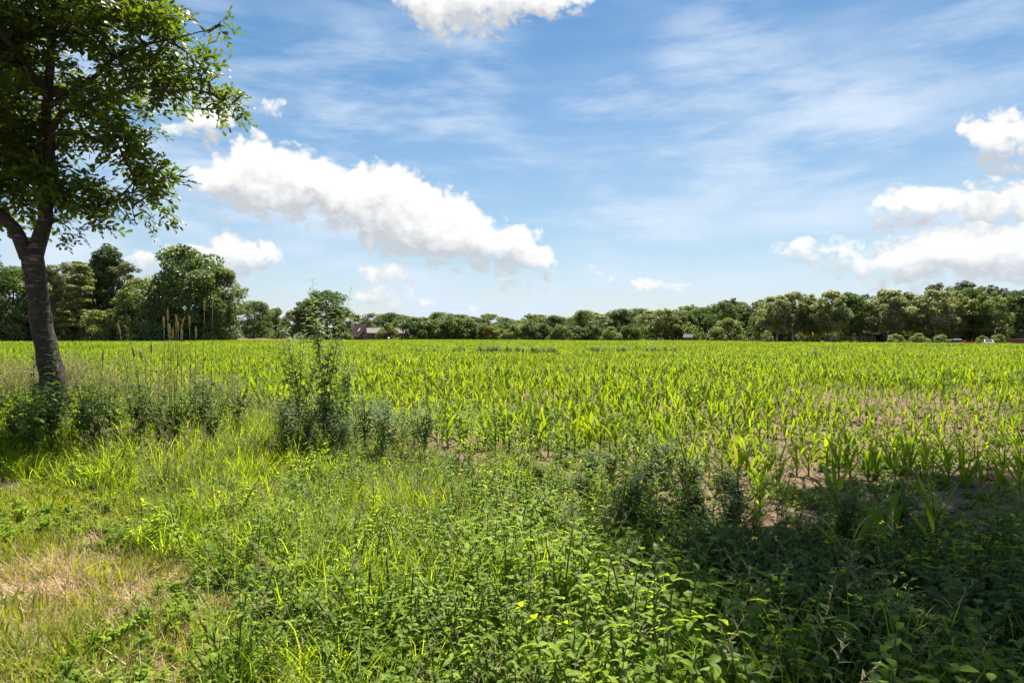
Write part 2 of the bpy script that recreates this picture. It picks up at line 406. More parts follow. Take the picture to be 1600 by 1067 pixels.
def scatter(name, sources, pos, rot, scl, idx, label, cat, parent=None, kind='stuff'):
    """one object that stands for a mass of plants: points + instances of the templates"""
    pos = np.asarray(pos, dtype=np.float32); n = len(pos)
    me = bpy.data.meshes.new(name); me.vertices.add(n); me.vertices.foreach_set('co', pos.ravel())
    a = me.attributes.new('rot', 'FLOAT_VECTOR', 'POINT'); a.data.foreach_set('vector', np.asarray(rot, dtype=np.float32).ravel())
    scl = np.asarray(scl, dtype=np.float32)
    if scl.ndim == 1: scl = np.repeat(scl[:, None], 3, 1)
    a = me.attributes.new('scl', 'FLOAT_VECTOR', 'POINT'); a.data.foreach_set('vector', scl.ravel())
    a = me.attributes.new('idx', 'INT', 'POINT'); a.data.foreach_set('value', np.asarray(idx, dtype=np.int32))
    o = link(name, me, parent)
    if kind: o['kind'] = kind
    if parent is None: tag(o, label, cat)
    ng = bpy.data.node_groups.new(name, 'GeometryNodeTree')
    ng.interface.new_socket('Geometry', in_out='INPUT', socket_type='NodeSocketGeometry')
    ng.interface.new_socket('Geometry', in_out='OUTPUT', socket_type='NodeSocketGeometry')
    k = NT(ng); gi = k.new('NodeGroupInput'); go = k.new('NodeGroupOutput')
    g2 = k.new('GeometryNodeGeometryToInstance')
    for s in sources:
        oi = k.new('GeometryNodeObjectInfo'); oi.inputs['Object'].default_value = s
        k.l.new(oi.outputs['Geometry'], g2.inputs[0])
    ip = k.new('GeometryNodeInstanceOnPoints'); ip.inputs['Pick Instance'].default_value = True
    k.l.new(gi.outputs[0], ip.inputs['Points']); k.l.new(g2.outputs[0], ip.inputs['Instance'])
    for nm, ty, sk in (('rot', 'FLOAT_VECTOR', 'Rotation'), ('scl', 'FLOAT_VECTOR', 'Scale'), ('idx', 'INT', 'Instance Index')):
        na = k.new('GeometryNodeInputNamedAttribute', data_type=ty); na.inputs['Name'].default_value = nm
        k.l.new([q for q in na.outputs if q.enabled and q.name == 'Attribute'][0], ip.inputs[sk])
    k.l.new(ip.outputs[0], go.inputs[0])
    md = o.modifiers.new('scatter', 'NODES'); md.node_group = ng
    return o

ORD = 'first second third fourth fifth sixth seventh eighth ninth tenth eleventh twelfth thirteenth fourteenth fifteenth sixteenth seventeenth eighteenth nineteenth twentieth twenty-first twenty-second'.split()
def place(x, y):
    px = x / max(y, .1) * FPX + 800
    return next(w for lim, w in ((330, 'at the far left'), (560, 'by the mugwort clump'), (790, 'right of the mugwort clump'), (1020, 'in mid picture'), (1280, 'right of centre'), (1e9, 'at the far right')) if px < lim)
def at(px, py, d):
    """a point seen at (px, py) of the photograph, d metres ahead"""
    return Vector(((px - 800) / FPX * d, d, CAM_H + (HOR + (px - 800) / 800 * 2.5 - py) / FPX * d))
def ground_x(px, d): return (px - 800) / FPX * d

# ------------------------------------------------------------------ layout of the ground
E0 = np.array((2.2, 6.2))
WEED_X = np.array((-60, -30, -16, -8, -4.5, -1.3, 0.6, 1.7, 2.6, 4.5, 8, 16)); WEED_Y = np.array((24, 20.5, 18, 15.4, 13.2, 10.3, 7.7, 6.2, 5.55, 5.0, 4.4, 3.0))
CORN_X = np.array((-60, -30, -16, -8, -4.5, -1.3, 1.3, 2.5, 5.2, 10, 16)); CORN_Y = np.array((24.2, 20.7, 18.2, 15.6, 13.4, 10.6, 8.1, 7.5, 7.2, 5.8, 4.5))
def edge_t(x, y):
    """metres from the edge of the bare soil, positive on the verge"""
    return (np.interp(x, WEED_X, WEED_Y) - y) * 0.75 + 0.18 * np.sin(x * 2.3 + 0.4) + 0.12 * np.sin(x * 5.9 + y)
def corn_t(x, y): return (np.interp(x, CORN_X, CORN_Y) - y) * 0.75 + 0.15 * np.sin(x * 2.1)
MOWN = np.array([(-30, 9.6), (-6.8, 8.0), (-5.2, 7.3), (-3.5, 6.5), (-2.6, 5.2), (-1.75, 3.95), (-1.2, 3.1), (-0.6, 2.2), (0.2, 0.8), (0.4, -8), (-30, -8)])
def in_mown(x, y):
    inside = np.zeros(np.shape(x), bool); n = len(MOWN)
    xx = x + 0.22 * np.sin(y * 3.1 + x) + 0.1 * np.sin(y * 7 + 2); yy = y + 0.15 * np.sin(x * 4.3)
    for i in range(n):
        (x0, y0), (x1, y1) = MOWN[i], MOWN[(i + 1) % n]
        c = ((y0 > yy) != (y1 > yy)) & (xx < (x1 - x0) * (yy - y0) / (y1 - y0 + 1e-12) + x0)
        inside ^= c
    return inside
def vnoise(x, y, s, seed=0):
    """smooth value noise on arrays"""
    r = np.random.default_rng(seed).random((64, 64))
    u, v = np.asarray(x) * s, np.asarray(y) * s
    i, j = np.floor(u).astype(int), np.floor(v).astype(int); fu, fv = u - i, v - j
    fu = fu * fu * (3 - 2 * fu); fv = fv * fv * (3 - 2 * fv)
    i0, j0, i1, j1 = i % 64, j % 64, (i + 1) % 64, (j + 1) % 64
    return (r[i0, j0] * (1 - fu) + r[i1, j0] * fu) * (1 - fv) + (r[i0, j1] * (1 - fu) + r[i1, j1] * fu) * fv
FAR_PX = np.array((-900, -200, 0, 200, 340, 380, 470, 530, 860, 1000, 1180, 1210, 1600, 1900, 2600))
FAR_D = np.array((110, 130, 142, 145, 148, 175, 185, 190, 185, 178, 165, 150, 134, 128, 110))
def far_edge(x, y):
    return np.interp((x / np.maximum(y, .1)) * FPX + 800, FAR_PX, FAR_D)

def grid(name, x0, x1, y0, y1, nx, ny, zf, mat, kind='structure'):
    xs = np.linspace(x0, x1, nx); ys = np.linspace(y0, y1, ny); X, Y = np.meshgrid(xs, ys, indexing='ij')
    Z = zf(X, Y); v = np.stack([X.ravel(), Y.ravel(), Z.ravel()], 1)
    I, J = np.meshgrid(np.arange(nx - 1), np.arange(ny - 1), indexing='ij'); a = (I * ny + J).ravel()
    q = np.stack([a, a + ny, a + ny + 1, a + 1], 1)
    o = link(name, np_mesh(name, v, q, np.full(len(v), .5), [mat], smooth=True)); o['kind'] = kind
    return o

me = bpy.data.meshes.new('ground'); me.from_pydata([(-6000, -6000, -0.30), (6000, -6000, -0.30), (6000, 6000, -0.30), (-6000, 6000, -0.30)], [], [(0, 1, 2, 3)])
me.materials.append(M['ground']); link('ground', me)['kind'] = 'structure'
def soil_z(X, Y):
    t = edge_t(X, Y)
    z = 0.030 * (vnoise(X, Y, 3.1, 1) - .5) + 0.03 * (vnoise(X, Y, 8.3, 2) - .5)
    return np.where(t > 0.5, -0.12, z)
grid('field_soil', -22, 26, 0, 34, 330, 240, soil_z, M['soil'])
def far_soil_z(X, Y): return np.where((np.abs(X - 2) < 23.5) & (Y < 33.5) & (Y > 0.4), -0.10, -0.030 + 0 * X)
grid('field', -260, 260, -40, 240, 300, 200, far_soil_z, M['soil'])
def verge_z(X, Y):
    t = edge_t(X, Y)
    z = 0.02 + 0.05 * (vnoise(X, Y, 1.1, 4) - .5) + 0.02 * (vnoise(X, Y, 5, 5) - .5)
    z = np.where(t > 0.15, z, -0.06)
    return np.where(in_mown(X, Y), -0.05, z)
grid('verge', -26, 16, -8, 40, 300, 340, verge_z, M['verge'])
def mown_z(X, Y): return np.where(in_mown(X, Y), 0.015 + 0.035 * (vnoise(X, Y, 1.6, 6) - .5), -0.09)
grid('mown_strip', -26, 2, -8, 11, 220, 150, mown_z, M['mown_ground'])
# ------------------------------------------------------------------ the far buildings, vehicles and fences
M['brick'] = plain_mat('red_brick', (0.16, 0.075, 0.06), (0.24, 0.115, 0.09), 4, 0.9, 0.1)
M['rooftile'] = plain_mat('dark_red_tiles', (0.09, 0.048, 0.05), (0.14, 0.075, 0.075), 5, 0.9, 0.1)
M['sheet'] = plain_mat('pale_roof_sheet', (0.20, 0.18, 0.175), (0.27, 0.245, 0.24), 2, 0.95, 0.05)
M['white'] = plain_mat('white_paint', (0.72, 0.72, 0.70), (0.82, 0.82, 0.80), 3, 0.5)
M['glass'] = plain_mat('window_glass', (0.03, 0.04, 0.05), (0.06, 0.07, 0.08), 1, 0.08, 0.8)
M['wood'] = plain_mat('weathered_boards', (0.11, 0.075, 0.065), (0.18, 0.125, 0.105), 6, 0.85)
M['metal'] = plain_mat('galvanised_steel', (0.42, 0.43, 0.42), (0.52, 0.53, 0.52), 5, 0.45, metal=0.4)
M['silver'] = plain_mat('silver_car_paint', (0.26, 0.27, 0.30), (0.30, 0.31, 0.34), 1, 0.45, 0.4, metal=0.2)
M['blue'] = plain_mat('dark_blue_car_paint', (0.03, 0.04, 0.085), (0.04, 0.05, 0.11), 1, 0.25, 0.6)
M['red'] = plain_mat('red_tractor_paint', (0.55, 0.035, 0.02), (0.62, 0.05, 0.03), 3, 0.4, 0.5)
M['rubber'] = plain_mat('tyre_rubber', (0.02, 0.02, 0.02), (0.035, 0.035, 0.035), 6, 0.8)
M['wrap'] = plain_mat('white_bale_film', (0.70, 0.70, 0.68), (0.80, 0.80, 0.78), 2, 0.35)

def part(name, mb, mats, parent, smooth=False): return link(name, mb.mesh(name, mats if isinstance(mats, list) else [mats], smooth), parent)

def gable_house(name, label, loc, rz, w, l, eave, ridge, over, wall_m, roof_m, trim_m, thick=0.16):
    """gable ends face +-y, ridge along y"""
    h = thing(name, label, 'house' if 'house' in name else 'barn', loc, rz)
    m = MB(); hw, hl = w / 2, l / 2
    m.poly([(-hw, -hl, 0), (hw, -hl, 0), (hw, -hl, eave), (0, -hl, ridge), (-hw, -hl, eave), (-hw, hl, 0), (hw, hl, 0), (hw, hl, eave), (0, hl, ridge), (-hw, hl, eave)],
           [(0, 1, 2, 3, 4), (9, 8, 7, 6, 5), (1, 6, 7, 2), (5, 0, 4, 9)])
    part('wall', m, wall_m, h)
    sl = (ridge - eave) / hw
    m = MB()
    for s in (-1, 1):
        ex, ez = s * (hw + over), eave - sl * over
        vs = []
        for yy in (-hl - over, hl + over):
            vs += [(0, yy, ridge + .02), (ex, yy, ez + .02), (ex, yy, ez + thick), (0, yy, ridge + thick * 1.2)]
        m.poly(vs, [(0, 1, 2, 3), (7, 6, 5, 4), (3, 2, 6, 7), (1, 0, 4, 5), (2, 1, 5, 6)])
    r = part('roof', m, roof_m, h)
    if trim_m:
        for s in (-1, 1):
            m = MB(); ex, ez = s * (hw + over), eave - sl * over; y0 = -hl - over
            m.poly([(0, y0 - .06, ridge - .12), (ex, y0 - .06, ez - .12), (ex, y0 - .06, ez + thick + .04), (0, y0 - .06, ridge + thick + .06),
                    (0, y0 - .004, ridge - .12), (ex, y0 - .004, ez - .12), (ex, y0 - .004, ez + thick + .04), (0, y0 - .004, ridge + thick + .06)],
                   [(0, 1, 2, 3), (7, 6, 5, 4), (3, 2, 6, 7), (0, 4, 5, 1), (1, 5, 6, 2)])
            part('barge_board', m, trim_m, h)
    return h, r
def window(h, lo, hi, axis='y'):
    m = MB(); m.box(lo, hi); f = part('window', m, M['white'], h)
    (x0, y0, z0), (x1, y1, z1) = lo, hi; g = 0.09; m = MB()
    if axis == 'y':
        xm = (x0 + x1) / 2
        m.box((x0 + g, y0 - .012, z0 + g), (xm - g / 2, y0 + .02, z1 - g)); m.box((xm + g / 2, y0 - .012, z0 + g), (x1 - g, y0 + .02, z1 - g))
    else: m.box((x0 - .012, y0 + g, z0 + g), (x0 + .02, y1 - g, z1 - g))
    part('pane', m, M['glass'], f)

D = 262
hx, hr = gable_house('farmhouse', 'steep roofed farmhouse with dark red tiles and a white skylight', (ground_x(566, D), D, -.3), R(38), 6.6, 8.0, 1.9, 6.3, .45, M['brick'], M['rooftile'], M['sheet'])
window(hx, (-1.6, -4.06, .9), (.2, -3.95, 2.2)); window(hx, (-.7, -4.06, 3.1), (.7, -3.95, 4.3))
m = MB(); m.box((1.15, -4.07, .3), (1.15 + .001 + .9, -3.96, .85)); part('door_panel', m, M['white'], hx)
for yy in (-1.2,):
    m = MB(); a = math.atan2(6.3 - 1.9, 3.3)
    c = Vector((-1.75, yy, 1.9 + (3.3 - 1.75) * (4.4 / 3.3))); ux = Vector((math.cos(a), 0, math.sin(a))); nz = Vector((-math.sin(a), 0, math.cos(a)))
    vs = [c + ux * i * .75 + Vector((0, j * .55, 0)) + nz * q for q in (.16, .26) for i, j in ((-1, -1), (1, -1), (1, 1), (-1, 1))]
    m.poly(vs, [(4, 5, 6, 7), (0, 4, 7, 3), (1, 2, 6, 5), (0, 1, 5, 4), (3, 7, 6, 2)]); part('skylight', m, M['white'], hr)
m = MB(); m.box((.5, 1.6, 5.2), (1.1, 2.2, 7.0)); part('chimney', m, M['brick'], hr)

D = 250
bx, br = gable_house('brick_barn', 'long low brick barn with a pale sheet roof beside the farmhouse', (ground_x(603, D), D + 3, -.3), R(90 + 14), 9.0, 14.5, 2.9, 4.6, .35, M['brick'], M['sheet'], None)
for y0 in (-5.5, -2.0, 1.5, 5.0):
    m = MB(); m.box((-4.56, y0 - .6, 1.3), (-4.46, y0 + .6, 2.2)); part('window', m, M['glass'], bx)
m = MB(); m.box((-.9, -7.32, .3), (.9, -7.21, 2.5)); part('barn_door', m, M['wood'], bx)

D = 178
ox, orf = gable_house('small_brick_house', 'small brick outbuilding with white gable edge beside the big left trees', (ground_x(349, D), D, -.3), R(-12), 4.4, 5.5, 1.7, 3.75, .3, M['brick'], M['rooftile'], M['white'])
window(ox, (-.7, -2.81, 1.0), (.5, -2.70, 2.0))
D = 182
sx_, sr_ = gable_house('garden_shed_barn', 'small grey shed with pale roof tucked under the central trees', (ground_x(1076, D), D, -.3), R(62), 1.9, 2.2, 1.75, 2.45, .2, M['wood'], M['sheet'], None)
m = MB(); m.box((-1.0, -.4, .1), (-.91, .4, 1.6)); part('door', m, M['wood'], sx_)
D = 150
lx = thing('low_shelter', 'low reddish shelter under a pale flat roof at the far right', 'shelter', (ground_x(1586, D), D, -.3), R(4))
m = MB(); m.box((-2.3, -1.0, 0), (2.3, 1.0, 1.55)); part('wall', m, M['brick'], lx)
m = MB(); m.box((-2.9, -1.4, 1.553), (2.9, 1.4, 1.72)); part('roof', m, M['sheet'], lx)
for xx in (-2.75, 2.65):
    m = MB(); m.box((xx, -1.3, 0), (xx + .1, -1.2, 1.55)); part('post', m, M['wood'], lx)

def wheel(parent, x, y, r, wd):
    m = MB(); n = 16
    for s, (r0, r1) in enumerate(((r, r * .62),)):
        vs = []; fs = []
        for j in range(n):
            a = 2 * math.pi * j / n; ca, sa = math.cos(a), math.sin(a)
            vs += [(x - wd / 2, y + ca * r1, r + sa * r1), (x - wd / 2, y + ca * r, r + sa * r), (x + wd / 2, y + ca * r, r + sa * r), (x + wd / 2, y + ca * r1, r + sa * r1)]
        for j in range(n):
            a, b = 4 * j, 4 * ((j + 1) % n); fs += [(a + i, b + i, b + i + 1, a + i + 1) for i in range(3)]
        m.poly(vs, fs)
    t = part('wheel', m, M['rubber'], parent, True)
    m = MB(); vs = [(x - wd * .42, y, r), (x + wd * .42, y, r)]; fs = []
    for j in range(n):
        a = 2 * math.pi * j / n; vs += [(x - wd * .36, y + math.cos(a) * r * .63, r + math.sin(a) * r * .63), (x + wd * .36, y + math.cos(a) * r * .63, r + math.sin(a) * r * .63)]
    for j in range(n):
        a, b = 2 + 2 * j, 2 + 2 * ((j + 1) % n); fs += [(0, b, a), (1, a + 1, b + 1)]
    m.poly(vs, fs); part('rim', m, M['metal'], t)

def car(label, loc, rz, paint, roof):
    c = thing('parked_car', label, 'car', loc, rz, 'cars parked below the right wood')
    prof = [(-2.05, .32), (-2.08, .72), (-1.95, .88), (-1.0, .97), (1.55, .98), (2.0, .90), (2.08, .6), (2.02, .32)]
    m = MB(); vs = []
    for s in (-1, 1): vs += [(s * (.86 if z < .9 else .80), y, z) for y, z in prof]
    n = len(prof); m.poly(vs, [tuple(range(n - 1, -1, -1)), tuple(range(n, 2 * n))] + [(i, i + 1, n + i + 1, n + i) for i in range(n - 1)] + [(n - 1, 0, n, 2 * n - 1)])
    part('body', m, paint, c)
    m = MB(); m.poly([(-.78, -1.02, .985), (.78, -1.02, .985), (.78, 1.75, .985), (-.78, 1.75, .985), (-.62, -.30, 1.42), (.62, -.30, 1.42), (.62, 1.2, 1.42), (-.62, 1.2, 1.42)],
                     [(4, 5, 6, 7), (0, 1, 5, 4), (1, 2, 6, 5), (2, 3, 7, 6), (3, 0, 4, 7)]); part('windows', m, M['glass'], c)
    m = MB(); m.box((-.66, -.36, 1.424), (.66, 1.26, 1.49), taper=(.08, .1)); part('roof', m, roof, c)
    for s in (-1, 1):
        for y0, y1 in ((-1.04, -.30), (1.77, 1.22)):
            m = MB(); m.tube([(s * .79, y0, .985), (s * .64, y1, 1.44)], [.045, .045], 5); part('pillar', m, paint, c)
        m = MB(); m.box((s * .62 - .16, -2.12, .62), (s * .62 + .16, -2.07, .76)); part('headlight', m, M['white'], c)
        for y in (-1.3, 1.3): wheel(c, s * .78, y, .31, .2)
    return c
car('silver car parked right of the red tractor below the wood', (ground_x(1544, 141), 141, -.25), R(-24), M['silver'], M['silver'])
car('dark blue car with pale roof parked left of the red tractor', (ground_x(1500, 144), 144, -.20), R(60), M['blue'], M['white'])
tr = thing('compact_tractor', 'small bright red tractor between the two parked cars', 'tractor', (ground_x(1512, 138), 138, -.25), R(12))
m = MB(); m.box((-.34, -1.3, .55), (.34, .2, 1.12), taper=(.06, .08)); part('bonnet', m, M['red'], tr)
m = MB(); m.box((-.5, .2, .6), (.5, .9, .95)); m.box((-.3, .5, .95), (.3, .85, 1.35), taper=(.08, .02)); part('seat', m, M['red'], tr)
for s in (-1, 1):
    m = MB(); m.box((s * .62 - .17, .1, .85), (s * .62 + .17, 1.15, 1.0)); part('mudguard', m, M['red'], tr)
    wheel(tr, s * .62, .62, .5, .28); wheel(tr, s * .5, -.95, .3, .18)
m = MB(); m.tube([(0, .1, 1.05), (0, .22, 1.35)], [.02, .02], 5); part('steering_column', m, M['rubber'], tr)

lp = thing('street_lamp', 'pale street lamp with a short arm in front of the right wood', 'street lamp', (ground_x(1555, 150), 150, -.3))
m = MB(); m.tube([(0, 0, 0), (0, 0, 1.2), (0, 0, 3.75)], [.09, .075, .05], 8); part('pole', m, M['metal'], lp, True)
m = MB(); m.tube([(0, 0, 3.72), (.25, 0, 3.92), (.6, 0, 4.0)], [.045, .04, .035], 6); part('arm', m, M['metal'], lp, True)
m = MB(); m.box((.5, -.12, 3.98), (1.25, .12, 4.1), taper=(.06, .04)); part('lamp_head', m, M['metal'], lp)

def fence(label, a, b, h, step):
    f = thing('board_fence', label, 'fence', a); a, b = Vector(a), Vector(b); L = (b - a).length; u = (b - a) / L; n = int(L / step)
    pm = MB(); pm.box((-.06, -.06, 0), (.06, .06, h + .12)); pme = pm.mesh('post', [M['wood']], False)
    rm = MB(); rm.box((0, -.03, 0), (1, .03, .16)); rme = rm.mesh('rail', [M['wood']], False); az = math.atan2(u.y, u.x)
    for i in range(n + 1): link('post', pme, f, tuple(u * (L * i / n)), (0, 0, az))
    for i in range(n):
        for z in (.35, .68, 1.0): link('rail', rme, f, tuple(u * (L * i / n) + Vector((-.03 * u.y, .03 * u.x, z * h)) - Vector((0, 0, .1)) + Vector((-u.y, u.x, 0)) * -.09), (0, 0, az), (L / n, 1, 1))
    return f
fence('dark board fence along the field edge below the pale round bush', (ground_x(1104, 172), 172, -.3), (ground_x(1205, 160), 160, -.3), 1.75, 2.6)
fence('brown board fence in front of the pale birches', (ground_x(1282, 147), 147, -.3), (ground_x(1368, 144), 144, -.3), 1.95, 2.4)
def bale(label, px, d):
    b = thing('wrapped_bale', label, 'hay bale', (ground_x(px, d), d, .3), R(20), None, (.5, .5, .5))
    m = MB(); m.tube([(-.62, 0, .85), (-.58, 0, .85), (.58, 0, .85), (.62, 0, .85)], [.72, .85, .85, .72], 14); part('film', m, M['wrap'], b, True)
    m = MB(); m.tube([(.6, 0, .85), (.64, 0, .85)], [.70, .66], 14); part('end_fold', m, M['wrap'], b, True)
bale('white wrapped bale below the bush in front of the barn', 607, 200); bale('white wrapped bale at the foot of the rounded hedge trees', 656, 200)
g = grid('dry_bank', ground_x(352, 180), ground_x(480, 190), 177, 190, 40, 14, lambda X, Y: -.35 + 1.15 * np.exp(-((Y - 183) / 3.2) ** 2) * (0.75 + .4 * vnoise(X, Y, .5, 9)), M['bank'])

# ------------------------------------------------------------------ trees
def leaf_quads(c, r, n, size, rg, up=0.35, tilt=0.65, droop=0.0, tint0=None, fill=0.62):
    """n leaf clusters on and inside the puffs (centres c, radii r)"""
    w = (r[:, 0] * r[:, 1] + r[:, 0] * r[:, 2]) ** .9; w /= w.sum()
    pi = rg.choice(len(c), n, p=w)
    d = rg.normal(size=(n, 3)); d /= np.linalg.norm(d, axis=1)[:, None]
    rad = fill + (1.08 - fill) * rg.random(n) ** .6
    stray = rg.random(n) < .06; rad[stray] += .25 * rg.random(stray.sum())
    p = c[pi] + d * r[pi] * rad[:, None]
    p[:, 2] -= droop * rg.random(n) * r[pi, 2]
    nr = d * .6 + rg.normal(size=(n, 3)) * tilt + np.array((0, 0, up)); nr /= np.linalg.norm(nr, axis=1)[:, None]
    u = np.cross(nr, rg.normal(size=(n, 3))); u /= np.linalg.norm(u, axis=1)[:, None]; v = np.cross(nr, u)
    s = size * (.55 + .9 * rg.random(n)); a = s[:, None]; b = (s * (.45 + .4 * rg.random(n)))[:, None]
    j = lambda: (rg.random((n, 1)) - .5) * .5
    V = np.stack([p - u * a, p - v * b * (1 + j()) + u * a * j(), p + u * a * (1 + j()), p + v * b * (1 + j()) + u * a * j() + nr * b * .35], 1).reshape(-1, 3)
    pt = rg.normal(0, .16, len(c)) if tint0 is None else tint0
    t = np.clip(.45 + pt[pi] + rg.normal(0, .16, n), 0, 1)
    return V, np.arange(4 * n).reshape(-1, 4), np.repeat(t, 4)

def puff_crown(rg, H, z0, prof, n, rmin, rmax, flat=.8, inner=.25):
    pa, pb = rg.random(2) * 6.28
    """puffs spread over the outside of a crown whose radius at height fraction f is prof(f)"""
    c, r = [], []
    for i in range(n):
        f = rg.random() ** .85; z = z0 + (H - z0) * f; rr = prof(f)
        a = rg.random() * 2 * math.pi; q = rr * (inner + (1 - inner) * rg.random() ** .45) * (0.62 + .30 * math.sin(a * 2 + f * 5 + pa) ** 2 + .35 * math.sin(a + f * 3 + pb) ** 2)
        s = rmin + (rmax - rmin) * rg.random() * (1 - .35 * f)
        c.append((q * math.cos(a), q * math.sin(a), z - s * .5)); r.append((s, s * (.8 + .4 * rg.random()), s * flat))
    return np.array(c), np.array(r)

def trunk_mesh(name, rg, H, r0, puffs, nl, mat, lean=.03, z1=.8, bend=.02):
    m = MB(); n = 7; pts = []
    for i in range(n):
        f = i / (n - 1); pts.append(((lean * f + bend * math.sin(f * 6)) * H, bend * math.cos(f * 5) * H * f, f * H * z1))
    m.tube(pts, [r0 * (1 - .85 * i / (n - 1)) * (1.25 if i == 0 else 1) for i in range(n)], 8)
    for i in rg.choice(len(puffs), min(nl, len(puffs)), replace=False):
        e = Vector(puffs[i]); f = max(.15, min(.9, (e.z / H - .12) / z1)); k = f * (n - 1); k0 = min(int(k), n - 2)
        s = Vector(pts[k0]).lerp(Vector(pts[k0 + 1]), k - k0); mid = s.lerp(e, .55) + Vector((0, 0, -.03 * H))
        m.tube([s, mid, e], [r0 * .35 * (1 - f * .6), r0 * .2 * (1 - f * .6), r0 * .06], 5)
    return m.mesh(name, [mat])

VAR = {}
def variant(kind, seed, H, W, mats, bark, n, size, z0, prof, npuff, rmin, rmax, r0, nl=10, flat=.8, **kw):
    rg = np.random.default_rng(seed); inner = kw.pop('inner', .25); lean = kw.pop('lean', .02)
    c, r = puff_crown(rg, H, z0, lambda f: prof(f) * W / 2, npuff, rmin, rmax, flat, inner)
    V, Q, T = leaf_quads(c, r, n, size, rg, **kw)
    VAR.setdefault(kind, []).append((trunk_mesh(kind + '_trunk', rg, H, r0, c, nl, bark, lean), np_mesh(kind + '_crown', V, Q, T, [mats]), np.percentile(V[:, 2], 99.7), 2 * np.percentile(np.abs(V[:, 0]), 97)))
dome = lambda f: math.sqrt(max(0, 1 - (1.25 * f - .42) ** 2 / .75)) if f < 1 else .2
tall = lambda f: (.62 + .38 * math.sin(min(f * 1.9, 1.6))) * (1 - max(0, f - .55) ** 1.5 * 2.4)
cone = lambda f: max(.10, (1 - f)) ** .75
bushp = lambda f: math.sqrt(max(.02, 1 - f ** 2.2))
for s in (1, 2, 3): variant('oak', 10 + s, 16, 13, M['tree_a'], M['bark_far'], 17000, .23, 1.8, dome, 95, 1.0, 2.4, .42, 16, .72)
for s in (1, 2, 3): variant('birch', 20 + s, 17, 8.5, M['tree_b'], M['bark_birch'], 13000, .19, 6.0, tall, 84, .45, 1.35, .20, 20, .95, droop=.6, lean=.04)
for s in (1, 2): variant('ash', 30 + s, 16, 9.5, M['tree_c'], M['bark_far'], 13000, .20, 3.8, tall, 84, .5, 1.5, .24, 20, .75)
for s in (1, 2): variant('bush', 40 + s, 6, 7.5, M['tree_a'], M['bark_far'], 9000, .17, .5, bushp, 56, .6, 1.3, .16, 10, .85)
for s in (1, 2): variant('pale_bush', 50 + s, 6, 7.0, M['tree_c'], M['bark_far'], 8000, .17, .4, bushp, 50, .6, 1.2, .14, 10, .85)
for s in (1, 2, 3): variant('pine', 60 + s, 18, 6.5, M['tree_d'], M['bark_far'], 9000, .16, 5.0, tall, 76, .35, .95, .2, 40, .8, inner=.05)
variant('larch', 71, 15, 8.0, M['tree_c'], M['bark_far'], 7000, .20, 1.2, lambda f: cone(f) * .9 + .12, 64, .5, 1.3, .20, 30, .28, inner=.35)
variant('yellow_bush', 81, 4, 4.5, M['tree_y'], M['bark_far'], 3500, .16, .3, bushp, 34, .4, .8, .1, 8, .85)
NAMES = {'oak': 'oak_tree', 'birch': 'birch_tree', 'ash': 'ash_tree', 'bush': 'hedge_bush', 'pale_bush': 'pale_bush', 'pine': 'slender_tree', 'larch': 'larch_tree', 'yellow_bush': 'yellow_bush'}
tcount = [0]
def tree(kind, px, top, d, wpx, label, group=None, z=-.3):
    tcount[0] += 1; k = tcount[0]
    tm, cm, H0, W0 = VAR[kind][k % len(VAR[kind])]
    h = (1 + .05 * math.sin(k * 12.9)) * CAM_H + (HOR + (px - 800) / 800 * 2.5 - top) / FPX * d - z; w = wpx / FPX * d
    t = thing(NAMES[kind], label, 'bush' if 'bush' in kind else 'tree', (ground_x(px, d), d, z), (k * 2.39) % 6.28, group, (w / W0, w / W0, h / H0 / 1.0))
    link('trunk', tm, t); link('crown', cm, t)
    return t
GL, GM, GR, GB = 'trees of the left wood', 'trees and bushes behind the middle of the field', 'trees of the right wood', 'bushes along the far field edge'
# left wood
tree('oak', -70, 380, 152, 130, 'broad tree at the left edge of the photo behind the leaning trunk', GL)
tree('oak', 22, 418, 150, 95, 'dense dark tree left of the leaning trunk', GL)
tree('ash', 66, 420, 156, 70, 'pale green tree seen right behind the leaning trunk', GL)
tree('birch', 100, 412, 152, 62, 'slim pale birch just right of the leaning trunk', GL)
tree('larch', 127, 410, 146, 62, 'tiered light green tree with a dark straight stem in the left wood', GL)
tree('pine', 172, 384, 160, 66, 'tall dark topped tree standing up from the left wood', GL)
tree('oak', 168, 402, 162, 70, 'tall slender tree behind the tiered one in the left wood', GL)
tree('ash', 216, 436, 152, 72, 'rounded pale green tree left of the biggest left tree', GL)
tree('oak', 296, 388, 149, 122, 'biggest broad dark tree of the left wood', GL)
tree('ash', 262, 425, 147, 60, 'pale tree in front of the biggest left tree', GL)
tree('birch', 349, 420, 151, 52, 'drooping pale tree at the right end of the left wood', GL)
tree('oak', 328, 452, 147, 66, 'lower dark tree under the right end of the left wood', GL)
for i, (px, top, w) in enumerate(((0, 470, 70), (45, 478, 70), (92, 480, 55), (150, 485, 55), (190, 478, 60), (240, 472, 66), (285, 486, 60))):
    tree('bush' if px % 2 else 'pale_bush', px, top, 147.5, w, ORD[i] + ' from the left of the low bushes at the foot of the left wood', GL)
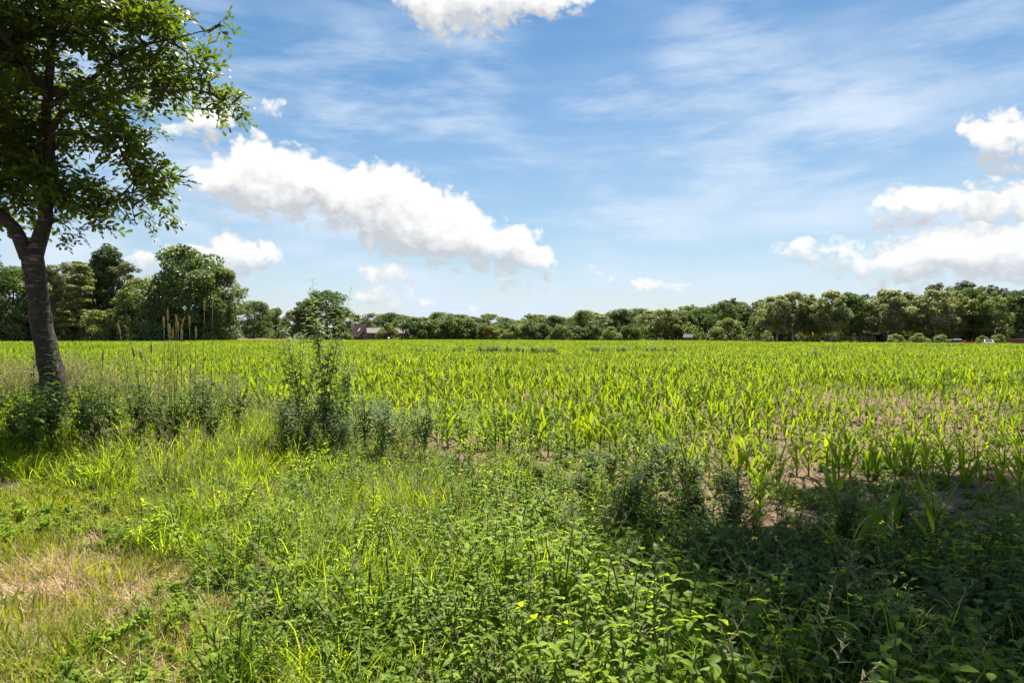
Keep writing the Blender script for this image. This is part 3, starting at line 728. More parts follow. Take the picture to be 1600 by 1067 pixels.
# middle
tree('oak', 398, 471, 215, 52, 'round topped tree between the left wood and the lone big tree', GM)
tree('oak', 430, 482, 225, 34, 'small dark tree right of the round topped one', GM)
tree('ash', 458, 486, 212, 38, 'pale grey green tree left of the lone big tree', GM)
tree('ash', 479, 468, 214, 38, 'brighter green tree touching the lone big tree', GM)
tree('oak', 509, 455, 216, 72, 'big dense dark lone tree left of the farmhouse', GM)
tree('pale_bush', 541, 519, 208, 20, 'small bright bush left of the farmhouse', GB)
tree('ash', 548, 491, 330, 50, 'pale tree behind the farmhouse', GM)
tree('oak', 586, 490, 330, 44, 'dark tree behind the gap between farmhouse and barn', GM)
tree('oak', 612, 489, 335, 44, 'dark tree rising behind the barn roof', GM)
tree('pale_bush', 606, 505, 205, 32, 'loose pale bush in front of the barn', GB)
for i, (px, top, w) in enumerate(((648, 497, 50), (680, 500, 44), (706, 494, 46), (730, 498, 50), (757, 506, 36))):
    tree('bush', px, top, 198 + i % 2 * 3, w, ORD[i] + ' from the left of the rounded dark hedge trees right of the barn', GB)
tree('yellow_bush', 764, 510, 195, 20, 'yellowing bush at the end of the rounded hedge row', GB)
tree('pale_bush', 782, 514, 196, 24, 'small pale bush right of the yellowing bush', GB)
for i, (px, top, w) in enumerate(((802, 508, 34), (826, 504, 36), (850, 506, 36), (876, 508, 34), (902, 510, 34), (928, 508, 34), (955, 511, 34), (985, 508, 36))):
    tree('bush' if i % 3 else 'pale_bush', px, top, 191 + i % 3 * 2, w, ORD[i] + ' from the left of the low hedge bushes along the far edge', GB)
for i, px in enumerate(range(634, 1180, 26)):
    top = np.interp(px, (630, 720, 800, 900, 1000, 1100, 1180), (494, 490, 497, 493, 486, 480, 474)) + 4 * math.sin(i * 2.1)
    tree(('oak', 'ash', 'oak', 'birch')[i % 4], px, top, 290 + 14 * (i % 3), 44 + 8 * (i % 2), ORD[i] + ' from the left of the distant trees behind the hedge row', GM)
for i, (px, top, w, kd) in enumerate(((832, 494, 40, 'ash'), (868, 496, 36, 'oak'), (912, 488, 36, 'oak'), (938, 496, 30, 'birch'), (972, 486, 44, 'oak'), (1010, 494, 40, 'ash'),
        (1040, 486, 42, 'ash'), (1068, 490, 40, 'oak'), (1098, 484, 46, 'oak'), (1128, 476, 44, 'oak'), (1142, 470, 36, 'pine'), (1160, 480, 40, 'oak'), (1186, 472, 38, 'pine'), (1180, 484, 40, 'ash'))):
    tree(kd, px, top - 3, 206 + 5 * (i % 3), w * 1.15, ORD[i] + ' from the left of the middle wood left of the birches', GM)
tree('pale_bush', 1137, 498, 176, 52, 'large rounded pale bush by the dark fence', GB)
# right wood
RW = ((1212, 468, 42, 'birch'), (1240, 463, 44, 'birch'), (1268, 466, 40, 'ash'), (1297, 460, 46, 'birch'), (1331, 463, 42, 'oak'), (1362, 480, 40, 'birch'), (1386, 458, 48, 'birch'),
      (1412, 462, 44, 'birch'), (1440, 470, 42, 'ash'), (1464, 458, 46, 'birch'), (1490, 460, 46, 'ash'), (1516, 456, 50, 'oak'), (1545, 462, 48, 'ash'), (1600, 458, 66, 'oak'), (1650, 448, 70, 'oak'), (1700, 450, 70, 'birch'))
for i, (px, top, w, kd) in enumerate(RW):
    tree(kd, px, top - 5, 158 + 4 * (i % 3), w * 1.15, ORD[i] + ' from the left in the leafy front row of the right wood', GR)
for i, (px, top, w) in enumerate(((1230, 470, 40), (1352, 461, 30), (1378, 457, 30), (1400, 455, 34), (1462, 444, 44), (1482, 452, 36), (1506, 440, 48), (1530, 448, 34), (1554, 446, 40), (1577, 455, 36), (1620, 446, 40))):
    tree('pine', px, top, 176 + 5 * (i % 2), w, ORD[i] + ' from the left of the thin crowned trees topping the right wood', GR)
for i, px in enumerate(range(1200, 1720, 30)):
    tree('oak', px, 478 - 12 * (px > 1380), 186, 52, 'dark tree in the back row of the right wood', GR)
for i, (px, top, w) in enumerate(((1400, 521, 26), (1436, 520, 30), (1470, 523, 28), (1535, 524, 20), (1560, 522, 22))):
    tree('pale_bush', px, top, 146, w, ORD[i] + ' from the left of the low bushes below the right wood', GB)
tree('pale_bush', 1583, 512, 158, 34, 'bright bush behind the low reddish shelter', GB)

# dark undergrowth between and behind the trunks: one mass
def undergrowth(name, label, pts, n, hgt, seed):
    rg = np.random.default_rng(seed); c, r = [], []
    for (p0, d0), (p1, d1) in zip(pts[:-1], pts[1:]):
        L = abs(p1 - p0) / FPX * d0; k = max(2, int(L / 1.6))
        for i in range(k):
            f = (i + rg.random()) / k; px, d = p0 + (p1 - p0) * f, d0 + (d1 - d0) * f + rg.normal(0, 2.0)
            s = 1.0 + 1.2 * rg.random(); c.append((ground_x(px, d), d, -.3 + hgt * rg.random())); r.append((s, s, s * 1.2))
    c, r = np.array(c), np.array(r); V, Q, T = leaf_quads(c, r, n, .24, rg)
    o = link(name, np_mesh(name, V, Q, T, [M['tree_a']])); tag(o, label, 'undergrowth', None, 'stuff')
undergrowth('undergrowth', 'dark undergrowth filling the gaps under the far woods', [(-200, 160), (60, 162), (200, 162), (370, 160)], 14000, 4.5, 3)
undergrowth('undergrowth', 'shaded scrub behind the hedge row in mid picture', [(370, 240), (515, 238), (520, 300), (645, 300), (650, 222), (900, 212), (1190, 200)], 22000, 5.0, 4)
undergrowth('undergrowth', 'shaded scrub behind the trunks of the right wood', [(1190, 178), (1400, 176), (1700, 172)], 18000, 5.5, 5)

# ------------------------------------------------------------------ the leaning oak on the left, and its neighbour beyond the right edge of the view
def oak_leaf(m, p, d, nrm, L, tint):
    d = Vector(d).normalized(); s = d.cross(Vector(nrm)).normalized(); up = s.cross(d)
    ts = (0, .14, .26, .36, .48, .60, .72, .84, 1.0); ws = (.03, .10, .22, .15, .36, .24, .40, .26, .04)
    m.strip([Vector(p) + d * (t * L) + up * (.10 * L * math.sin(t * 2.6)) for t in ts], [w * L * 1.25 for w in ws], s, tint, 0, .25, .08)
def oak_spray(seed):
    rg = random.Random(seed); m = MB(); n = 11; L = .36
    pts = [(L * i / 4, .03 * math.sin(i * 1.7 + seed), -.04 * (i / 4) ** 2) for i in range(5)]
    m.tube(pts, [.006, .005, .004, .003, .002], 3, 1)
    for i in range(n):
        f = .15 + .85 * i / (n - 1); p = Vector(pts[min(4, int(f * 4))]); a = (1 if i % 2 else -1) * rg.uniform(.5, 1.35) * (1.15 - f * .6) + rg.uniform(-.2, .2)
        d = Vector((math.cos(a), math.sin(a), rg.uniform(-.55, .35))); nn = Vector((rg.uniform(-.5, .5), rg.uniform(-.5, .5), 1))
        oak_leaf(m, p, d, nn, rg.uniform(.085, .135), rg.uniform(.2, .8))
    return m.mesh('oak_spray', [M['oak'], M['bark_far']])
SPRAYS = [source('oak_spray', oak_spray(i)) for i in range(6)]
TB = Vector((-7.35, 11.0, 0)); KP = 11.0 / FPX
def tp(px, py, dy=0.0): q = at(px, py, 11.0); return Vector((q.x, 11.0 + dy, q.z)) - TB     # near the tree's own distance
def near_oak(label, base, trunk, rad, limbs, lobes, dens, seed):
    """trunk, limbs and foliage lobes (centre, half axes) relative to the foot of the tree"""
    rg = np.random.default_rng(seed); r = random.Random(seed)
    root = thing('oak_tree', label, 'tree', tuple(base)); m = MB(); P = []; RR = []
    for i in range(len(trunk) - 1):
        for k in range(5): P.append(trunk[i].lerp(trunk[i + 1], k / 5)); RR.append(rad[i] + (rad[i + 1] - rad[i]) * k / 5)
    P.append(trunk[-1]); RR.append(rad[-1]); m.tube(P, RR, 22)
    for i, v in enumerate(m.v):                                     # knobs and flutes
        q = Vector(v); c = P[min(i // 22, len(P) - 1)]; d = q - c; d.z = 0
        if d.length > 1e-4: m.v[i] = tuple(q + d.normalized() * (.035 * mnoise.noise(q * 3.0) + .02 * mnoise.noise(q * 9.0)) * (1 + 1.5 * max(0, .5 - q.z)))
    part('trunk', m, M['bark'], root, True)
    lp_all = []
    for pts, r0, r1 in limbs:
        m = MB(); n = len(pts); P = []
        for i in range(n - 1):
            for k in range(4):
                q = pts[i].lerp(pts[i + 1], k / 4); P.append(q + mnoise.noise_vector(q * 2.1) * (.07 if i else .0))
        P.append(pts[-1]); N = len(P)
        m.tube(P, [r0 + (r1 - r0) * (i / (N - 1)) ** .8 for i in range(N)], 10 if r0 > .1 else 6)
        part('branch', m, M['bark'], root, True); lp_all += P
    tw = MB(); pos, rot, scl, idx = [], [], [], []
    LP = np.array([tuple(q) for q in lp_all])
    for c, R3 in lobes:
        c, R3 = np.array(c), np.array(R3); n = int(dens * R3.prod() ** .72) + 5
        hub = LP[np.argmin(((LP - c) ** 2).sum(1))]
        # sprays gather round a few boughs inside each lobe, so that gaps stay between them
        nb = max(2, int(n / 14)); d = rg.normal(size=(nb, 3)); d /= np.linalg.norm(d, axis=1)[:, None]; boughs = c + d * R3 * (rg.random((nb, 1)) ** .4) * .92
        for i in range(n):
            bo = boughs[rg.integers(nb)]; q = bo + rg.normal(size=3) * np.array((.26, .26, .17)) * min(1, .25 + float(R3.min())); d = q - c; d /= np.linalg.norm(d) + 1e-6
            yaw = math.atan2(d[1], d[0]) + rg.normal(0, .8)
            pos.append(q); rot.append((rg.normal(0, .5), .1 - d[2] * .4 + rg.normal(0, .45), yaw)); scl.append(rg.uniform(.9, 1.5) * min(1, .6 + float(R3.min()))); idx.append(int(rg.integers(6)))
        for bo in boughs:
            a_ = Vector(LP[np.argmin(((LP - bo) ** 2).sum(1))]).lerp(Vector(hub), .2 * r.random()); e = Vector(bo); mid = a_.lerp(e, .5) + Vector((r.uniform(-.12, .12), r.uniform(-.12, .12), r.uniform(0, .2)))
            tw.tube([a_, mid, e], [.022, .014, .005], 5)
    part('twigs', tw, M['bark'], root, True)['kind'] = 'stuff'
    scatter('foliage', SPRAYS, pos, rot, scl, idx, None, None, root)
    return root
LOBES = [(60,110,140,105,2.1),(60,-70,180,120,2.5),(60,-220,150,110,2.2),(145,60,98,70,1.6),(225,115,64,42,1.0),(288,150,46,24,.5),(335,164,18,11,.2),(250,66,32,28,.5),
         (200,20,54,44,1.0),(322,50,5,16,.1),(305,112,20,11,.2),(188,200,56,36,.9),(228,262,30,34,.45),(226,330,9,30,.16),(172,252,42,38,.7),(155,300,28,22,.4),(108,288,44,34,.8),
         (122,348,16,14,.22),(92,360,15,13,.22),(-10,250,60,50,1.2),(-80,140,130,170,2.2),(-70,330,60,50,1.0),(-150,0,120,150,2.0),(50,205,110,45,1.6),(72,300,30,36,.5),(60,270,70,40,1.0),(20,310,40,30,.8),(135,330,24,20,.35),(205,300,22,22,.35)]
near_oak('leaning oak with pale banded bark in the left foreground', TB,
    [tp(93, 690) * 1, tp(88, 640), tp(80, 585), tp(67, 520), tp(57, 450), tp(48, 395)], [.29, .205, .172, .155, .152, .162],
    [([tp(44, 402), tp(26, 362), tp(0, 325, -.2), tp(-45, 260, -.5), tp(-90, 150, -.6), tp(-130, 20, -.4)],   .125, .03),
     ([tp(53, 402), tp(62, 340, .15), tp(66, 270, .2), tp(70, 190, .1), tp(78, 110, 0), tp(85, 0, 0), tp(80, -120, 0), tp(70, -240, 0)], .13, .025),
     ([tp(68, 210, .1), tp(110, 185, -.2), tp(170, 162, -.3), tp(240, 148, -.3), tp(310, 151, -.2), tp(368, 166, -.1)], .065, .008),
     ([tp(72, 170), tp(120, 120, .3), tp(180, 70, .3), tp(245, 58, .2), tp(322, 46, .1)], .055, .006),
     ([tp(68, 250, .1), tp(105, 225, -.4), tp(160, 220, -.5), tp(210, 245, -.4), tp(226, 298, -.3), tp(228, 355, -.3)], .05, .006),
     ([tp(66, 280, .1), tp(90, 280, .3), tp(130, 300, .4), tp(165, 318, .3), tp(195, 348, .3)], .04, .006),
     ([tp(75, 150), tp(60, 100, 1.0), tp(40, 60, 2.0)], .07, .02), ([tp(75, 150), tp(70, 90, -1.0), tp(60, 30, -2.1)], .07, .02),
     ([tp(80, 60), tp(140, 0, .5), tp(210, -40, .8)], .06, .01), ([tp(80, 0), tp(10, -60, .6), tp(-70, -100, .9)], .06, .01),
     ([tp(0, 325, -.2), tp(-10, 350, -.9), tp(-40, 370, -1.4)], .05, .01)],
    [(tuple(tp(px + .09 * max(0, px - 60), py)), (rx * KP, rd, ry * KP)) for px, py, rx, ry, rd in LOBES], 160, 5)
V_ = Vector
SB = V_((8.8, 10.2, 0))
near_oak('tall oak beyond the right edge of the view that shades the right foreground', SB,
    [V_((0, 0, -.1)), V_((-.05, 0, 1.5)), V_((-.1, .1, 4)), V_((-.15, .1, 6.5)), V_((-.3, 0, 8.2))], [.42, .32, .27, .24, .2],
    [([V_((-.25, 0, 7.6)), V_((-1.2, .1, 8.6)), V_((-2.8, .2, 9.2)), V_((-4.6, .2, 9.4)), V_((-6.4, .1, 9.6))], .14, .02),
     ([V_((-.3, 0, 8.0)), V_((-1.2, -1, 9.2)), V_((-2.6, -2.4, 9.8)), V_((-3.6, -3.6, 10))], .11, .02),
     ([V_((-.3, 0, 8.0)), V_((-1, 1.2, 9.4)), V_((-2.4, 2.2, 10))], .11, .02), ([V_((-.3, 0, 8.1)), V_((.6, .3, 10)), V_((.6, .4, 12.5))], .13, .02),
     ([V_((-.3, 0, 7.8)), V_((1.4, 0, 8.8)), V_((3, .4, 9.4))], .12, .02)],
    [((-4.6, .4, 9.5), (1.5, 1.3, 1.1)), ((-6.1, .1, 9.7), (.8, .9, .7)), ((-3.2, -1.2, 9.9), (1.5, 1.3, 1.1)), ((-4.9, -1.2, 10), (1.2, 1.1, .9)), ((-2.2, 1.6, 10), (1.6, 1.5, 1.2)), ((-3.6, 2.2, 10.2), (1.3, 1.3, 1)),
     ((-1.6, 3.6, 10.8), (1.4, 1.3, 1.0)), ((-3.0, 3.7, 10.8), (1.1, 1.1, .8)), ((0, 0, 11.5), (2.4, 2.2, 1.8)), ((2.4, .3, 9.8), (2, 2, 1.6)), ((-1.8, -.4, 9.6), (1.6, 1.4, 1.1)), ((-3.9, -2.1, 9.8), (1.4, 1.0, .9)), ((-5.2, -.5, 9.8), (1.0, 1.0, .8))], 172, 8)
# ------------------------------------------------------------------ maize
def corn_leaf(seed):
    """one unit-long leaf, rising from the origin and bowing out along +x"""
    r = random.Random(seed); m = MB(); n = 9; pts = []; side = []; p = Vector((0, 0, 0)); a = r.uniform(.10, .28); end = r.uniform(.4, 2.0); tw = r.uniform(-.5, .5)
    for i in range(n):
        f = i / (n - 1); pts.append(tuple(p)); ang = tw * f
        side.append(Vector((math.sin(ang) * .3, math.cos(ang), math.sin(ang) * .6)).normalized())
        th = a + (end - a) * f ** 2.2; p = p + Vector((math.sin(th), r.uniform(-.04, .04), math.cos(th))) / (n - 1)
    wm = r.uniform(.095, .14); w = [wm * x for x in (.42, .62, .85, .98, 1.0, .92, .74, .45, .03)]
    m.strip(pts, w, side, .45, 0, .45, .22)
    return m
CL = [corn_leaf(i) for i in range(8)]
CLM = [c.mesh('maize_leaf', [M['corn']]) for c in CL]
def stalk(): 
    m = MB(); m.tube([(0, 0, -.03), (.004, 0, .12), (0, .004, .26), (0, 0, .34)], [.014, .013, .010, .005], 6); return m
STALK = stalk().mesh('stalk', [M['corn_stalk']])
def layout(r, n=None):
    """leaf placement of one plant: variant, height, azimuth, tilt, length"""
    n = n or r.choice((5, 6, 6, 7)); az = r.uniform(0, 6.28); out = []
    for i in range(n):
        f = i / (n - 1); az += math.pi + r.uniform(-.5, .5)
        out.append((r.randrange(8), .03 + .22 * f, az, (1 - f) * r.uniform(.3, .75) + r.uniform(-.05, .12), (.24 + .24 * math.sin(.5 + f * 1.9)) * r.uniform(.85, 1.12)))
    return out
def leaf_matrix(z, az, tilt, L): return Matrix.Translation((0, 0, z)) @ Matrix.Rotation(az, 4, 'Z') @ Matrix.Rotation(tilt, 4, 'Y') @ Matrix.Scale(L, 4)
def corn_plant_mesh(seed, low=False):
    r = random.Random(seed); m = MB(); 
    for (v, z, az, tilt, L) in layout(r, 4 if low else None):
        mt = leaf_matrix(z, az, tilt, L * (1.12 if low else 1)); src = CL[v]; b = len(m.v); tt = r.uniform(-.18, .18)
        if low:
            keep = (0, 3, 6, 8)
            for k in keep: m.v += [tuple(mt @ Vector(src.v[3 * k])), tuple(mt @ Vector(src.v[3 * k + 2]))]; m.t += [.5 + tt] * 2
            for k in range(3): m.f.append((b + 2 * k, b + 2 * k + 1, b + 2 * k + 3, b + 2 * k + 2)); m.m.append(0)
        else:
            m.v += [tuple(mt @ Vector(q)) for q in src.v]; m.t += [t + tt for t in src.t]; m.f += [tuple(b + i for i in f) for f in src.f]; m.m += [0] * len(src.f)
    if not low:
        s = stalk(); b = len(m.v); m.v += s.v; m.t += s.t; m.f += [tuple(b + i for i in f) for f in s.f]; m.m += [1] * len(s.f)
    return m
CORN = [source('maize', corn_plant_mesh(100 + i).mesh('maize', [M['corn'], M['corn_stalk']])) for i in range(10)]
RD = np.array((0.905, -0.425)); RN = np.array((0.425, 0.905))          # direction of the drill rows and across them
def corn_patch(seed):
    r = random.Random(seed); m = MB(); lows = [corn_plant_mesh(seed * 31 + i, True) for i in range(6)]
    for row in range(4):
        x = 0.0
        while x < 3.0:
            s = r.choice(lows); k = r.uniform(.85, 1.2); a = r.uniform(0, 6.28); ca, sa = math.cos(a) * k, math.sin(a) * k
            ox, oy = x - 1.5 + r.uniform(-.04, .04), (row + .5) * .75 - 1.5 + r.uniform(-.05, .05); b = len(m.v); tt = r.uniform(-.2, .2)
            m.v += [(ox + ca * q[0] - sa * q[1], oy + sa * q[0] + ca * q[1], q[2] * k) for q in s.v]; m.t += [t + tt for t in s.t]; m.f += [tuple(b + i for i in f) for f in s.f]; m.m += [0] * len(s.f)
            x += r.uniform(.12, .18)
    return m.mesh('maize_patch', [M['corn']])
PATCH = [source('maize_patch', corn_patch(i + 1)) for i in range(5)]

def corn_scale(x, y):
    s = .86 + .46 * (vnoise(x, y, .22, 11) - .5) + .25 * (vnoise(x, y, .9, 12) - .5)
    px = x / np.maximum(y, .1) * FPX + 800
    thin = np.clip((px - 950) / 350, 0, 1) * np.clip((y - 8.6) / 1.5, 0, 1) * np.clip((24 - y) / 8, 0, 1)
    return s * (1 - .34 * thin), thin
# single plants up to 62 m
pts = []
for j in range(-14, 112):
    o = E0 + RN * (j * .75); L = np.arange(-75, 75, .145); L = L + rng.uniform(-.05, .05, len(L))
    q = o[None] + RD[None] * L[:, None] + RN[None] * rng.normal(0, .035, len(L))[:, None]; pts.append(q)
pts = np.concatenate(pts); x, y = pts[:, 0], pts[:, 1]
def in_view(x, y, mar=2.5): return (y > 1.5) & (np.abs(x) < .80 * y + mar)
t = corn_t(x, y)
shade_clear = (x - 8.8) ** 2 + (y - 10.2) ** 2 > 1.0
ok = in_view(x, y) & (t < -.05) & (y < 62) & shade_clear
x, y = x[ok], y[ok]; s, thin = corn_scale(x, y)
ok = rng.random(len(x)) > (.06 + .12 * thin + .25 * (vnoise(x, y, .8, 13) > .78)); x, y, s = x[ok], y[ok], s[ok]
# the few plants that stand out in front, in the weeds
FRONT = [(2.35, 6.45, .85, 'maize plant with broad dark leaves standing alone just in front of the mid right soil'), (2.95, 6.2, .95, 'sunlit maize plant with two raised leaves in front of the bare soil'),
         (2.62, 4.75, 1.05, 'large shaded maize plant deep in the right foreground weeds'), (3.15, 5.05, 1.0, 'shaded maize plant with one tall leaf among the bright weeds at right'), (2.2, 4.45, .95, 'low maize plant half buried in the dark weeds of the right foreground')]
order = np.argsort(y + 8 * (np.abs(x) > .76 * y)); nn = 300 - len(FRONT)
near, rest = order[:nn], order[nn:]
r = random.Random(3)
def corn_thing(x, y, s, label, group):
    p = thing('maize_plant', label, 'maize plant', (x, y, 0), r.uniform(0, 6.28), group, (s, s, s))
    link('stalk', STALK, p)
    for (v, z, az, tilt, L) in layout(r):
        lf = link('leaf', CLM[v], p); lf.matrix_local = leaf_matrix(z, az, tilt, L)
def corn_label(x, y):
    t = float(corn_t(x, y)); return 'young maize plant ' + ('in the outermost row ' if t > -1.0 else 'two or three rows in ' if t > -2.6 else 'some rows behind the front ') + place(x, y)
for (fx, fy, fs, lab) in FRONT: corn_thing(fx, fy, fs, lab, 'maize plants in the front rows')
for i in near: corn_thing(float(x[i]), float(y[i]), float(s[i]) * r.uniform(.9, 1.15), corn_label(float(x[i]), float(y[i])), 'maize plants in the front rows')
x, y, s = x[rest], y[rest], s[rest]; n = len(x)
scatter('maize_rows', CORN, np.stack([x, y, np.zeros(n)], 1), np.stack([rng.normal(0, .06, n), rng.normal(0, .06, n), rng.uniform(0, 6.28, n)], 1), s * rng.uniform(.85, 1.15, n), rng.integers(0, 10, n),
        'rows of young maize covering the middle of the field', 'maize')
# the far field in patches of rows
g1 = np.arange(-110, 110, 3.0); A, B = np.meshgrid(g1, np.arange(-60, 260, 3.0)); q = E0[None] + RD[None] * A.ravel()[:, None] + RN[None] * B.ravel()[:, None]
x, y = q[:, 0], q[:, 1]; ok = (y > 61) & in_view(x, y, 8) & (y < far_edge(x, y)) ; x, y = x[ok], y[ok]; n = len(x)
ang = math.atan2(RD[1], RD[0])
scatter('maize_field', PATCH, np.stack([x, y, np.zeros(n)], 1), np.stack([np.zeros(n), np.zeros(n), ang + math.pi * rng.integers(0, 2, n)], 1), .86 + .2 * vnoise(x, y, .05, 15), rng.integers(0, 5, n),
        'distant maize rows running to the far field edge', 'maize')

# ------------------------------------------------------------------ grasses and ground weeds (masses nobody could count)
def tuft(seed, n, h0, h1, rad, wid, bend, mats, seeds=0, segs=4, lean=.35, seed_kind='plume'):
    r = random.Random(seed); m = MB()
    for i in range(n):
        a = r.uniform(0, 6.28); q = rad * math.sqrt(r.random()); L = r.uniform(h0, h1); a2 = a + r.uniform(-.8, .8); ln = r.uniform(.02, lean)
        m.blade((q * math.cos(a), q * math.sin(a), -.02), (math.cos(a2) * ln, math.sin(a2) * ln, 1), L, wid * r.uniform(.6, 1.3), bend * r.uniform(.3, 1.3), segs, r.uniform(.1, .9))
    for i in range(seeds):
        a = r.uniform(0, 6.28); q = rad * r.random(); L = h1 * r.uniform(1.0, 1.35); d = Vector((math.cos(a) * .22, math.sin(a) * .22, 1)).normalized(); p = Vector((q * math.cos(a), q * math.sin(a), 0)); pts = []
        hz = Vector((math.cos(a), math.sin(a), 0))
        for k in range(5): pts.append(p.copy()); p = p + d * (L / 4); d = (d + hz * .10 * k).normalized()
        m.tube(pts, [.0016, .0015, .0013, .0011, .0009], 3, 1, r.random())
        e = pts[-1]; dd = (pts[-1] - pts[-2]).normalized()
        for k in range(12):
            f = k / 12; b = e - dd * (.16 * f); aa = r.uniform(0, 6.28); ln = (.015 + .05 * f) * r.uniform(.6, 1.2)
            o = Vector((math.cos(aa), math.sin(aa), r.uniform(.3, 1.0))).normalized()
            m.blade(b, o, ln, .0055, .3, 2, r.random(), 1)
    return m.mesh('tuft', mats)
def low_weed(seed, n, h, rad, L, W, mats):
    """sprawling leafy weed: thin stems set with small pointed leaves"""
    r = random.Random(seed); m = MB()
    for i in range(n):
        a = r.uniform(0, 6.28); q = rad * r.random() * .5; d = Vector((math.cos(a) * r.uniform(.1, .6), math.sin(a) * r.uniform(.1, .6), 1)).normalized(); p = Vector((q * math.cos(a), q * math.sin(a), -.01)); hh = h * r.uniform(.5, 1.1); K = 7; pts = [p.copy()]
        for k in range(K):
            p = p + d * (hh / K); d = (d + Vector((r.uniform(-.15, .15), r.uniform(-.15, .15), -.05))).normalized(); pts.append(p.copy())
            for s in range(2):
                b = r.uniform(0, 6.28); ld = Vector((math.cos(b), math.sin(b), r.uniform(-.15, .55))).normalized(); sd = ld.cross(Vector((0, 0, 1))).normalized(); ll = L * r.uniform(.5, 1.2) * (1.15 - .5 * k / K)
                dr = Vector((0, 0, -.25 * ll))
                ww = W * r.uniform(.8, 1.1); m.strip([p, p + ld * ll * .2, p + ld * ll * .48 + dr * .12, p + ld * ll * .76 + dr * .5, p + ld * ll + dr], [ww * .2, ww * .78, ww, ww * .6, ww * .04], sd, r.uniform(.1, .9), 0, .3, .08)
        m.tube(pts[::2] + [pts[-1]], [.003] * len(pts[::2]) + [.001], 3, 1)
    return m.mesh('low_weed', mats)
TALL = [source('t', tuft(i, 56, .16, .50, .15, .0085, .75, [M['grass'], M['seed']], 2 * (i % 2), 5, .75)) for i in range(7)]
PLUME = [source('t', tuft(20 + i, 34, .25, .55, .14, .007, .7, [M['grass'], M['seed']], 11)) for i in range(4)]
SHORT = [source('t', tuft(40 + i, 44, .03, .10, .12, .0065, .7, [M['mown'], M['seed']], 0, 3, 1.6)) for i in range(6)]
STRAW = [source('t', tuft(60 + i, 36, .05, .20, .18, .0060, .10, [M['straw'], M['seed']], 0, 2, 9.0)) for i in range(5)]
DEADG = [source('t', tuft(70 + i, 20, .18, .5, .12, .005, .6, [M['straw'], M['seed']], 3, 4, .6)) for i in range(3)]
LOWW = [source('t', low_weed(80 + i, 9, .30, .16, .055, .022, [M['weed'], M['stem']])) for i in range(5)] + [source('t', low_weed(180 + i, 15, .24, .18, .038, .014, [M['weed'], M['stem']])) for i in range(5)] + [source('t', low_weed(90 + i, 10, .27, .15, .06, .028, [M['weed2'], M['stem']])) for i in range(3)]
TINY = [source('t', low_weed(95 + i, 6, .10, .10, .035, .018, [M['weed'], M['stem']])) for i in range(4)]

def sow(n, x0, x1, y0, y1): return rng.uniform(x0, x1, n), rng.uniform(y0, y1, n)
def put(name, src, x, y, s, label, cat, tilt=.12, z=0.0, drift=0):
    n = len(x); idx = rng.integers(0, len(src), n)
    if drift: idx = np.clip((vnoise(x, y, drift, 77) * 1.5 - .25) * len(src) + rng.normal(0, 1.3, n), 0, len(src) - 1).astype(int)     # kinds keep together in patches
    scatter(name, src, np.stack([x, y, np.full(n, z)], 1), np.stack([rng.normal(0, tilt, n), rng.normal(0, tilt, n), rng.uniform(0, 6.28, n)], 1), s, idx, label, cat)
# tall grass of the verge
x, y = sow(34000, -24, 6, 1.6, 36); t = edge_t(x, y)
wgrass = np.clip(.35 + .35 * np.clip(t - .4, 0, 2) + .5 * (x < -1.0) , 0, 1) * np.clip(1.25 - y / 40, .3, 1)
right = np.clip((x - .2) / 1.5, 0, 1)
ok = in_view(x, y) & (t > .1) & ~in_mown(x, y) & (rng.random(len(x)) < wgrass * (1 - .6 * right) * (1 - .15 * np.clip((x + 1.6) / .8, 0, 1)) * (.45 + .55 * vnoise(x, y, 1.2, 21)))
x, y = x[ok], y[ok]; ok = (((x + 6.4) / 2.5) ** 2 + ((y - 9.4) / 1.6) ** 2 > 1) | (rng.random(len(x)) < .35); x, y = x[ok], y[ok]; t = edge_t(x, y)
put('verge_grass', TALL, x, y, (.62 + .55 * vnoise(x, y, .7, 22)) * np.clip(.55 + .25 * t, .55, 1.12) * (1 + .75 * np.clip((-x - 1.8) / 2.5, 0, 1) * np.clip((y - 6.5) / 2.5, 0, 1)), 'tall green grass filling the verge between track and maize', 'grass')
x, y = sow(7000, -22, 2, 3, 32); t = edge_t(x, y); nz_ = vnoise(x, y, .55, 23)
ok = in_view(x, y) & (t > .6) & ~in_mown(x, y) & (rng.random(len(x)) < np.clip((nz_ - .48) * 3, 0, .8) * np.clip(.35 + (-x - .2) * .3, 0, .9))
x, y = x[ok], y[ok]
ok = ((x + 6.4) / 2.6) ** 2 + ((y - 9.4) / 1.8) ** 2 > 1; x, y = x[ok], y[ok]
put('flowering_grass', PLUME, x, y, rng.uniform(.8, 1.25, len(x)) * (1 + .6 * np.clip((y - 7) / 3, 0, 1)), 'pale flowering grass heads in drifts on the left verge', 'grass', .2)
x, y = sow(2600, -20, 5, 1.8, 20); t = edge_t(x, y)
ok = in_view(x, y) & (t > .2) & ~in_mown(x, y) & (rng.random(len(x)) < .42); x, y = x[ok], y[ok]
put('dead_grass', DEADG, x, y, rng.uniform(.6, 1.1, len(x)), 'bleached dead grass stems mixed into the verge', 'grass', .5)
